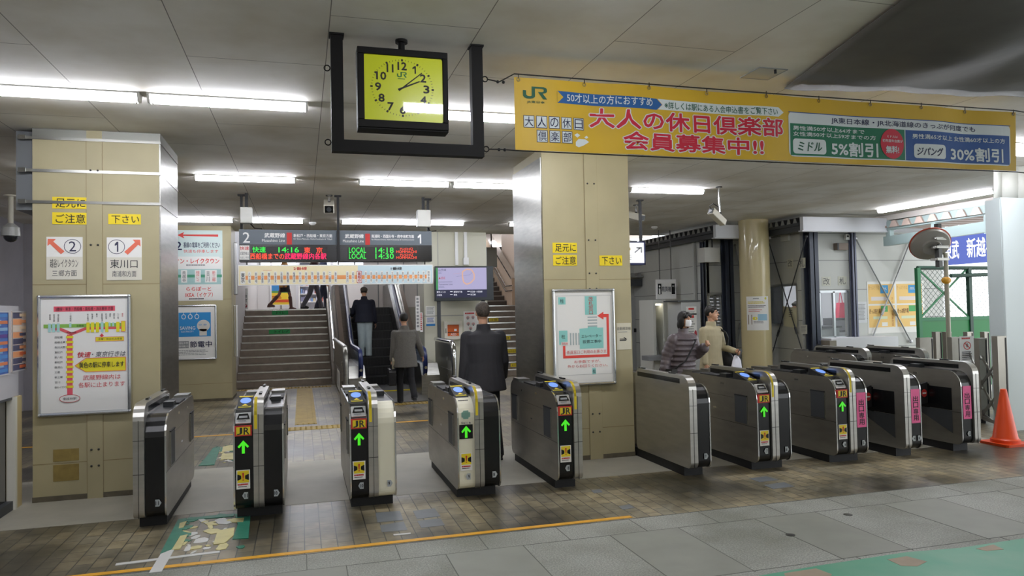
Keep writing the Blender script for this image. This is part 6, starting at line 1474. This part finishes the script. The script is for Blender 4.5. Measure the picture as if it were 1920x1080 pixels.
    if bald < .9:
        R = lambda x, y, z, r: m.ball(P(x, y, z), tuple(q * k for q in r), hair, 16, 10, Hm)
        R(0, -.026, .030, (.084, .098, .105)); R(0, -.045, .0 if hairlen else .012, (.080, .075, .085 if hairlen else .066))
        if bald < .3: R(0, .030, .082, (.070, .056, .040))
        for s in (-1, 1): R(.064 * s, .0, .045, (.018, .05, .04))
        if hairlen:
            R(0, -.055, -.08, (.085, .06, .10))
            for s in (-1, 1): R(.074 * s, -.005, -.05, (.024, .055, .10)); R(.05 * s, .066, .06, (.034, .022, .036))
        remesh(m.build('hair', g, w=False), .009, 4)
    # ---- trousers / skirt
    if trousers:
        m = MB(); m.capsule(hip + V(-.06 * k, 0, .04 * k), hip + V(.06 * k, 0, .04 * k), .105 * k, .105 * k, trousers, 12)
        for h, kn, an in L: m.capsule(h + V(0, 0, .03), kn, .090 * k * tb, .070 * k * tb, trousers, 12); m.capsule(kn, an + V(0, 0, .02 * k), .069 * k * tb, .062 * k * tb, trousers, 12); m.cyl(an + V(0, 0, .02 * k), an + V(0, 0, -.035 * k), .064 * k * tb, trousers, 12)
        remesh(m.build('trousers', g, w=False), .012, 4)
    if skirt:
        m = MB(); loft(m, [(hip + V(0, 0, .08 * k), V(.14 * k, 0, 0), V(0, .11 * k, 0)), (hip - V(0, 0, .10 * k), V(.17 * k, 0, 0), V(0, .14 * k, 0)), (hip - V(0, -.02, .36 * k), V(.18 * k, 0, 0), V(0, .17 * k, 0))], skirt); m.build('skirt', g, w=False)
    # ---- shoes or boots
    for h, kn, an in L:
        m = MB(); d = (an - kn).normalized(); R = rotx(0)
        if boots: m.capsule(an + (kn - an) * .75, an, .060 * k, .046 * k, boots)
        m.capsule(an + V(0, -.03 * k, -.035 * k), an + V(0, .125 * k, -.044 * k), .044 * k, .036 * k, boots or shoe); m.capsule(an + V(0, -.01 * k, .0), an + V(0, .09 * k, -.030 * k), .046 * k, .036 * k, boots or shoe); m.box(an + V(-.038 * k, -.075 * k, -.078 * k), an + V(.038 * k, .15 * k, -.060 * k), boots or shoe)
        remesh(m.build('boot' if boots else 'shoe', g, w=False), .009, 3)
    # ---- coat or jacket
    m = MB(); b = bulk
    rings = [(nb + up * .025 * k - fw * .01, rt * .068 * k, fw * .070 * k), (nb - up * .005 * k, rt * .10 * k, fw * .080 * k), (nb - up * .05 * k, rt * .185 * k * b, fw * .098 * k * b), (nb - up * .15 * k, rt * .190 * k * b, fw * .120 * k * b),
             (chest, rt * .178 * k * b, fw * .122 * k * b), (hip + up * .16 * k, rt * .165 * k * b, fw * .118 * k * b), (hip + up * .02 * k, rt * .180 * k * b, fw * .125 * k * b)]
    if hem: rings += [(hip + V(0, 0, -hem * .5 * k) + fw * .0, rt * .190 * k * b, V(0, .140 * k * b, 0)), (hip + V(0, 0, -hem * k), rt * .198 * k * b, V(0, .150 * k * b, 0))]
    loft(m, rings[::-1], top, 24)
    for s, (sh, e, w_, R2) in zip((-1, 1), A):
        ab_ = b ** .5; m.ball(sh - rt * (.022 * s), .066 * k * ab_, top, 12, 8)
        m.capsule(sh, e, .066 * k * ab_, .057 * k * ab_, top, 12); m.capsule(e, w_ + (e - w_) * .06, .057 * k * ab_, .046 * k * ab_, top, 12)
        if puffy:
            for q in (.15, .4, .65, .9): m.ball(sh + (e - sh) * q, .076 * k * b, top, 12, 8)
            for q in (.2, .5, .8): m.ball(e + (w_ - e) * q, .064 * k * b, top, 12, 8)
    if puffy:
        for q in range(7):
            c = nb + (hip - nb) * (.16 + q * .15); loft(m, [(c + up * .03 * k, rt * .17 * k * b, fw * .11 * k * b), (c, rt * .196 * k * b, fw * .140 * k * b), (c - up * .03 * k, rt * .17 * k * b, fw * .11 * k * b)], top, 20)
    if collar is not None:
        loft(m, [(nb + up * .00 * k, rt * .085 * k, fw * .085 * k), (nb + up * .075 * k, rt * .075 * k, fw * .078 * k)], top, 20)
    cm_ = remesh(m.build('coat' if hem > .1 else 'jacket', g, w=False), vox, 3)
    if collar not in (None, 0):
        c = MB(); loft(c, [(nb + up * .01 * k, rt * .066 * k, fw * .070 * k), (nb + up * .062 * k, rt * .060 * k, fw * .065 * k)], collar, 20); c.build('collar', g, w=False)
    if mask:
        m = MB(); pts = []
        for i in range(9):
            a = -1.0 + 2.0 * i / 8; row = []
            for j in range(6): z = .004 - .1 * j / 5; r_ = .0 + .012 * math.sin(PI * j / 5); row.append(P((.074 + r_ * .5) * math.sin(a), .022 + (.082 + r_) * math.cos(a), z))
            pts.append(row)
        m.add([p for r in pts for p in r], [(i * 6 + j, (i + 1) * 6 + j, (i + 1) * 6 + j + 1, i * 6 + j + 1) for i in range(8) for j in range(5)], mat('f2f2f2', .6), True); m.build('face_mask', g, w=False)
    J.update(g=g, A=A, L=L, hip=hip, nb=nb, up=up, rt=rt, fw=fw, hc=hc, k=k, chest=chest)
    J['W'] = lambda v: Matrix.Translation(Vector(loc)) @ Matrix.Rotation(rz, 4, 'Z') @ Vector(v)
    return J
NAVYC = mat('171b2c', .8, noise=.2, scale=20); SUIT = mat('2b2a2e', .75, noise=.12, scale=30); TWEED = mat('77746e', .9, noise=.35, scale=90); TAUPE = mat('6a6064', .4, noise=.3, scale=9); KHAKI = mat('b3a888', .7, noise=.1, scale=12)
DK = mat('15151a', .8)
suit = person('grey haired person in a dark suit walking away through the gates', (2.0, 8.12, 0), .0, 1.70, SUIT, DK, HAIRG, lean=.03, legs=((.18, .25), (-.22, .12)), arms=((-.06, .12, .18), (.12, .16, .5)), hem=.16, bulk=1.32, collar=WHITE, face=False, bald=.2)
grey = person('person with short black hair in a grey tweed jacket stepping onto the escalator', (1.80, 13.32, 0), .04, 1.60, TWEED, DK, HAIRB, lean=.10, legs=((.28, .30), (-.34, .42)), arms=((.12, .10, .25), (.28, .42, .35)), hem=.20, bulk=1.25, collar=0, face=False, hold=('bag', None))
navy = person('person in a navy jacket and pale trousers standing on the escalator, hand on the belt', (1.46, 17.93, .6), .0, 1.64, NAVYC, mat('b4c2c4', .75, noise=.12, scale=10), HAIRB, lean=.18, legs=((.10, .12), (-.02, .06)), arms=((.65, .35, .75), (.10, .16, .30)), hem=.05, bulk=1.32, collar=0, face=False, head=(-.1, .15), tb=1.3)
c = MB(); c.ball(navy['hc'] + Vector((0, -.02, .055)), (.090, .104, .075), mat('4c443c', .7), 16, 8); remesh(c.build('cap', navy['g'], w=False), .01, 3)
wom = person('person in a white face mask and padded taupe coat walking towards the gates', (5.05, 9.05, 0), math.atan2(-.30, -.95), 1.55, TAUPE, DK, HAIRB, lean=.06, legs=((.3, .3), (-.28, .3)), arms=((.30, .06, 1.95), (-.28, .25, .35)), hem=.16, bulk=1.28, collar=0, hairlen=1, mask=True, head=(.10, .03), puffy=True, hold=(1, 1))
# her crossbody strap and small dark bag
def strap(J, pts, r, m, name='bag_strap'):
    s_ = MB(); s_.tube(pts, r, m, 6); return s_.build(name, J['g'], w=False)
J = wom; k = J['k']; f, r_, u_ = J['fw'], J['rt'], J['up']
path = [J['nb'] - u_ * .02 - r_ * .10 + f * .02, J['nb'] - u_ * .10 - r_ * .08 + f * .155, J['chest'] - r_ * .0 + f * .19, J['hip'] + u_ * .12 + r_ * .12 + f * .17, J['hip'] + r_ * .215 + f * .06]
hand = J['W'](J['hip'] + r_ * .26)
m = MB(); w2 = [J['W'](p) for p in path]; m.tube(w2, .012, BLACKM, 6); m.cbox(J['W'](J['hip'] + r_ * .27 - u_ * .1), (.10, .24, .20), mat('22201f', .5), Matrix.Rotation(math.atan2(-.30, -.95), 3, 'Z')); m.build('shoulder_bag', None, 'black crossbody bag with strap worn over the padded taupe coat', 'bag')
man = person('black haired person in a beige coat looking aside, holding a phone', (5.93, 9.75, 0), math.atan2(-.30, -.95), 1.60, KHAKI, mat('4a4238', .8), HAIRB, lean=.02, legs=((.06, .08), (-.06, .06)), arms=((.10, .22, 1.25), (.05, .10, .25)), hem=.24, bulk=1.15, collar=mat('3a4a48', .8), head=(.50, .0), hold=(1, None))
J = man; f, r_, u_ = J['fw'], J['rt'], J['up']
def follow(J, pts): return [J['W'](p) for p in pts]
sh, e, wv, R2 = J['A'][0]
ph = wv + (R2 @ Vector((.01, .0, -.09)))
m = MB(); m.cbox(J['W'](ph), (.055, .012, .11), BLACK, Matrix.Rotation(.5, 3, 'Y')); m.build('mobile_phone', None, 'dark mobile phone in the hand of the person in the beige coat', 'phone')
bagc = J['hip'] - r_ * .20 + f * .16 - u_ * .02
m = MB(); m.tube(follow(J, [J['nb'] - r_ * .14 - u_ * .02, J['nb'] - r_ * .15 - u_ * .10 + f * .15, J['chest'] - r_ * .20 + f * .15, J['hip'] - r_ * .26 + u_ * .05 + f * .05]), .016, BLACKM, 6); Rm = Matrix.Rotation(math.atan2(-.30, -.95), 3, 'Z')
m.ball(J['W'](J['hip'] - r_ * .30 - u_ * .06), (.10, .18, .17), BLACKM, 12, 8, Rm); m.build('shoulder_bag', None, 'black shoulder bag on the beige coat', 'bag')
m = MB(); cpt = J['W'](wv + f * .02 - u_ * .20)
loft(m, [(cpt + Vector((0, 0, .14)), (.03, 0, 0), (0, .02, 0)), (cpt + Vector((.01, 0, .06)), (.07, 0, 0), (0, .04, 0)), (cpt + Vector((.0, 0, -.08)), (.095, 0, 0), (0, .06, 0)), (cpt + Vector((0, 0, -.14)), (.07, 0, 0), (0, .045, 0))], mat('e8e8f2', .5), 14); o = m.build('shopping_bag', None, 'white plastic bag hanging from the hand with the phone', 'bag'); remesh(o, .012, 3)
# bags of the two walkers
J = grey; sh, e, wv, R2 = J['A'][0]; cpt = J['W'](wv + R2 @ Vector((0, 0, -.10)))
m = MB(); m.prism(rrect(cpt.y - .20, cpt.y + .20, cpt.z - .36, cpt.z - .06, (.03, .03, .06, .06), 4), 'x', cpt.x - .06, cpt.x + .06, mat('26262a', .25, noise=.3, scale=14)); o = m.build('handbag', None, 'dark glossy bag carried low by the person in the tweed jacket', 'bag', bevel=.015)
h_ = MB(); h_.tube([(cpt.x, cpt.y - .1, cpt.z - .07), (cpt.x, cpt.y - .05, cpt.z + .01), (cpt.x, cpt.y + .05, cpt.z + .01), (cpt.x, cpt.y + .1, cpt.z - .07)], .01, BLACKM, 6); h_.build('handle', o)
m = MB(); m.cbox(cpt + Vector((.02, -.12, .02)), (.03, .12, .22), mat('b8ae94', .7), Matrix.Rotation(.5, 3, 'X')); m.build('folded_paper', None, 'folded pale paper tucked by the bag of the person in tweed', 'paper')
# walkers in the upper hall
zu = ZL - .002
def upper(px, Y): return at_y(px, 575, Y).x
person('walker in an ochre coat, black skirt and brown boots in the upper hall', (upper(533, 21.7), 21.7, zu), -PI / 2 - .2, 1.60, mat('b98a4a', .8), None, HAIRB, lean=.05, legs=((.35, .25), (-.30, .45)), hem=.22, skirt=DK, boots=mat('5a3a32', .5), hairlen=1, skin=mat('8a6258', .6))
bw = person('walker in grey trousers and dark red top in the upper hall', (upper(589, 21.9), 21.9, zu), -PI / 2, 1.72, mat('3a1c22', .8), mat('55555c', .8), HAIRB, lean=.04, legs=((.28, .08), (-.26, .22)), arms=((.3, .1, .3), (-.3, .1, .2)), hem=.05)
J = bw; p = J['W'](J['hip'] + Vector((.26, .05, .08))); m = MB(); m.ball(p + Vector((-.1, 0, .08)), (.26, .12, .15), BLACKM, 12, 8, Matrix.Rotation(-.5, 3, 'Y')); m.tube([p + Vector((-.25, 0, .2)), J['W'](J['nb'] + Vector((.1, 0, 0))), p + Vector((.12, 0, .1))], .014, BLACKM, 6); m.build('sports_bag', None, 'black sports bag slung by the walker in grey trousers in the upper hall', 'bag')
person('dark blue dressed walker next to the escalator in the upper hall', (upper(607, 22.6), 22.6, zu), -PI / 2 + .3, 1.68, mat('2a3450', .8), mat('1c2030', .8), HAIRB, legs=((.2, .15), (-.2, .2)), hem=.12)
so = at_x(1497, 566, 10.45)
person('office clerk with black hair behind the side window of the ticket office', (10.45, so.y, 0), PI / 2, 1.66, mat('c8ccd4', .7), DK, HAIRB, head=(0, .35), hem=.05)
# ================================================================ cameras and hanging sign
CB = mat('d6d2c2', .4)
def cctv(px, py, tx, ty, depth, lb, L=.36, w_=.12, drop=None):
    """ceiling camera: pole from the ceiling at (px, py), housing centred at pixel (tx, ty)"""
    c = at_z(px, py, CZ); h = at_y(tx, ty, c.y)
    t = thing('security_camera', lb, 'camera', (c.x, c.y, CZ))
    m = MB(); m.cyl((c.x, c.y, CZ - .015), (c.x, c.y, CZ), .05, DSTEEL, 12); m.cyl((c.x, c.y, h.z + .04), (c.x, c.y, CZ), .018, CHROME, 8); m.ball((c.x, c.y, h.z + .05), .03, DSTEEL, 8, 6); m.build('mount', t)
    return t, c, h
def housing(t, h, ax, L, w_, hh, rear):
    ax = Vector(ax).normalized(); sd = ax.cross(Vector((0, 0, 1))).normalized(); up = sd.cross(ax); R = Matrix((sd, ax, up)).transposed()
    m = MB(); m.cbox(h, (w_, L, hh), CB, R); o = m.build('housing', t, bevel=.01)
    m = MB(); m.cbox(Vector(h) + ax * (L / 2 + .004), (w_ * .8, .01, hh * .8), BLACK, R); m.cyl(Vector(h) + ax * (L / 2), Vector(h) + ax * (L / 2 + .012), hh * .28, DGREY, 10); m.build('lens_face', o)
    if rear: m = MB(); m.tube([Vector(h) - ax * L / 2, Vector(h) - ax * (L / 2 + .06) + up * .03, Vector(h) - ax * L * .3 + up * .16], .008, BLACKM, 6); m.build('cable', t)
t, c, h = cctv(617, 366, 617, 387, 0, 'small dark faced camera on the ceiling near the departure board', )
housing(t, h, (-.05, -1, -.45), .30, .15, .13, False)
t, c, h = cctv(1348, 350, 1346, 407, 0, 'long white camera angled down beside the lit tube lamp')
housing(t, h + Vector((-.01, 0, 0)), (-.85, -.35, .5), .34, .10, .10, False)
m = MB(); e = h + Vector((-.14, -.06, .09)); m.tube([e, e + Vector((-.03, 0, .06)), e + Vector((.03, 0, .10)), e + Vector((.12, .02, .06))], .007, BLACKM, 6); m.build('cable', t)
t, c, h = cctv(1192, 384, 1191, 405, 0, 'camera half hidden behind the banner pillar beside the hanging arrow sign')
housing(t, h, (.45, -1, -.35), .34, .12, .11, False)
c = at_z(20, 366, CZ); h = at_y(22, 440, c.y)
t = thing('security_camera', 'dome camera hanging on a pole near the far side wall', 'camera', (c.x, c.y, CZ))
m = MB(); m.cyl((c.x, c.y, h.z + .15), (c.x, c.y, CZ), .035, CB, 10); m.cyl((c.x, c.y, CZ - .02), (c.x, c.y, CZ), .09, CB, 12); m.build('pole', t)
m = MB(); m.lathe([(.04, .16), (.11, .10), (.12, 0), (.12, -.02)], (c.x, c.y, h.z), mat('c9cbc8', .3), 16); m.build('housing', t)
m = MB(); m.ball((c.x, c.y, h.z - .02), .09, mat('2a2c30', .08), 14, 8); m.build('dome', t)
a, b = at_y(1178, 455, 10.8), at_y(1208, 493, 10.8)
hs = thing('hanging_sign', 'white lit hanging sign with grey arrow half hidden behind the banner pillar', 'sign', ((a.x + b.x) / 2, 10.8, b.z))
m = MB(); m.box((a.x - .5, 10.8, b.z), (b.x, 10.94, a.z), mat('f0f2f4', .4, emit=.55)); m.box((a.x - .5, 10.79, b.z - .03), (b.x + .02, 10.95, b.z), NAVY); m.box((b.x, 10.79, b.z - .03), (b.x + .02, 10.95, a.z), NAVY); m.box((a.x - .5, 10.79, a.z), (b.x + .02, 10.95, a.z + .02), NAVY); bx = m.build('light_box', hs)
s = Sheet((a.x, 10.8, a.z), (b.x, 10.8, a.z), (a.x, 10.8, b.z), 100, 125); s.line([(38, 62), (76, 32)], 9, GREY, 2); s.poly([(50, 26), (88, 26), (88, 62), (78, 62), (78, 36), (50, 36)], GREY, 2); s.rect(0, 30, 14, 48, mat('b8a878', .6), 2); s.lines(0, 76, 26, 112, 3, GREY, 2, .4); s.build('lettering', bx)
x = at_y(1201, 430, 10.87).x; m = MB(); m.box((x - .02, 10.85, a.z), (x + .02, 10.89, CZ), BLACKM); m.box((x - .05, 10.83, CZ - .02), (x + .05, 10.91, CZ), BLACKM); m.build('pole', hs)
for px, py, lb in ((586, 417, 'tiny round smoke detector on the ceiling near the board'), (1227, 425, 'tiny round smoke detector on the ceiling beside the small canopy')):
    p = at_z(px, py, CZ); m = MB(); m.lathe([(.07, 0), (.07, -.02), (.04, -.05), (.02, -.055)], (p.x, p.y, CZ), WHITE, 14); m.build('smoke_detector', None, lb, 'detector')
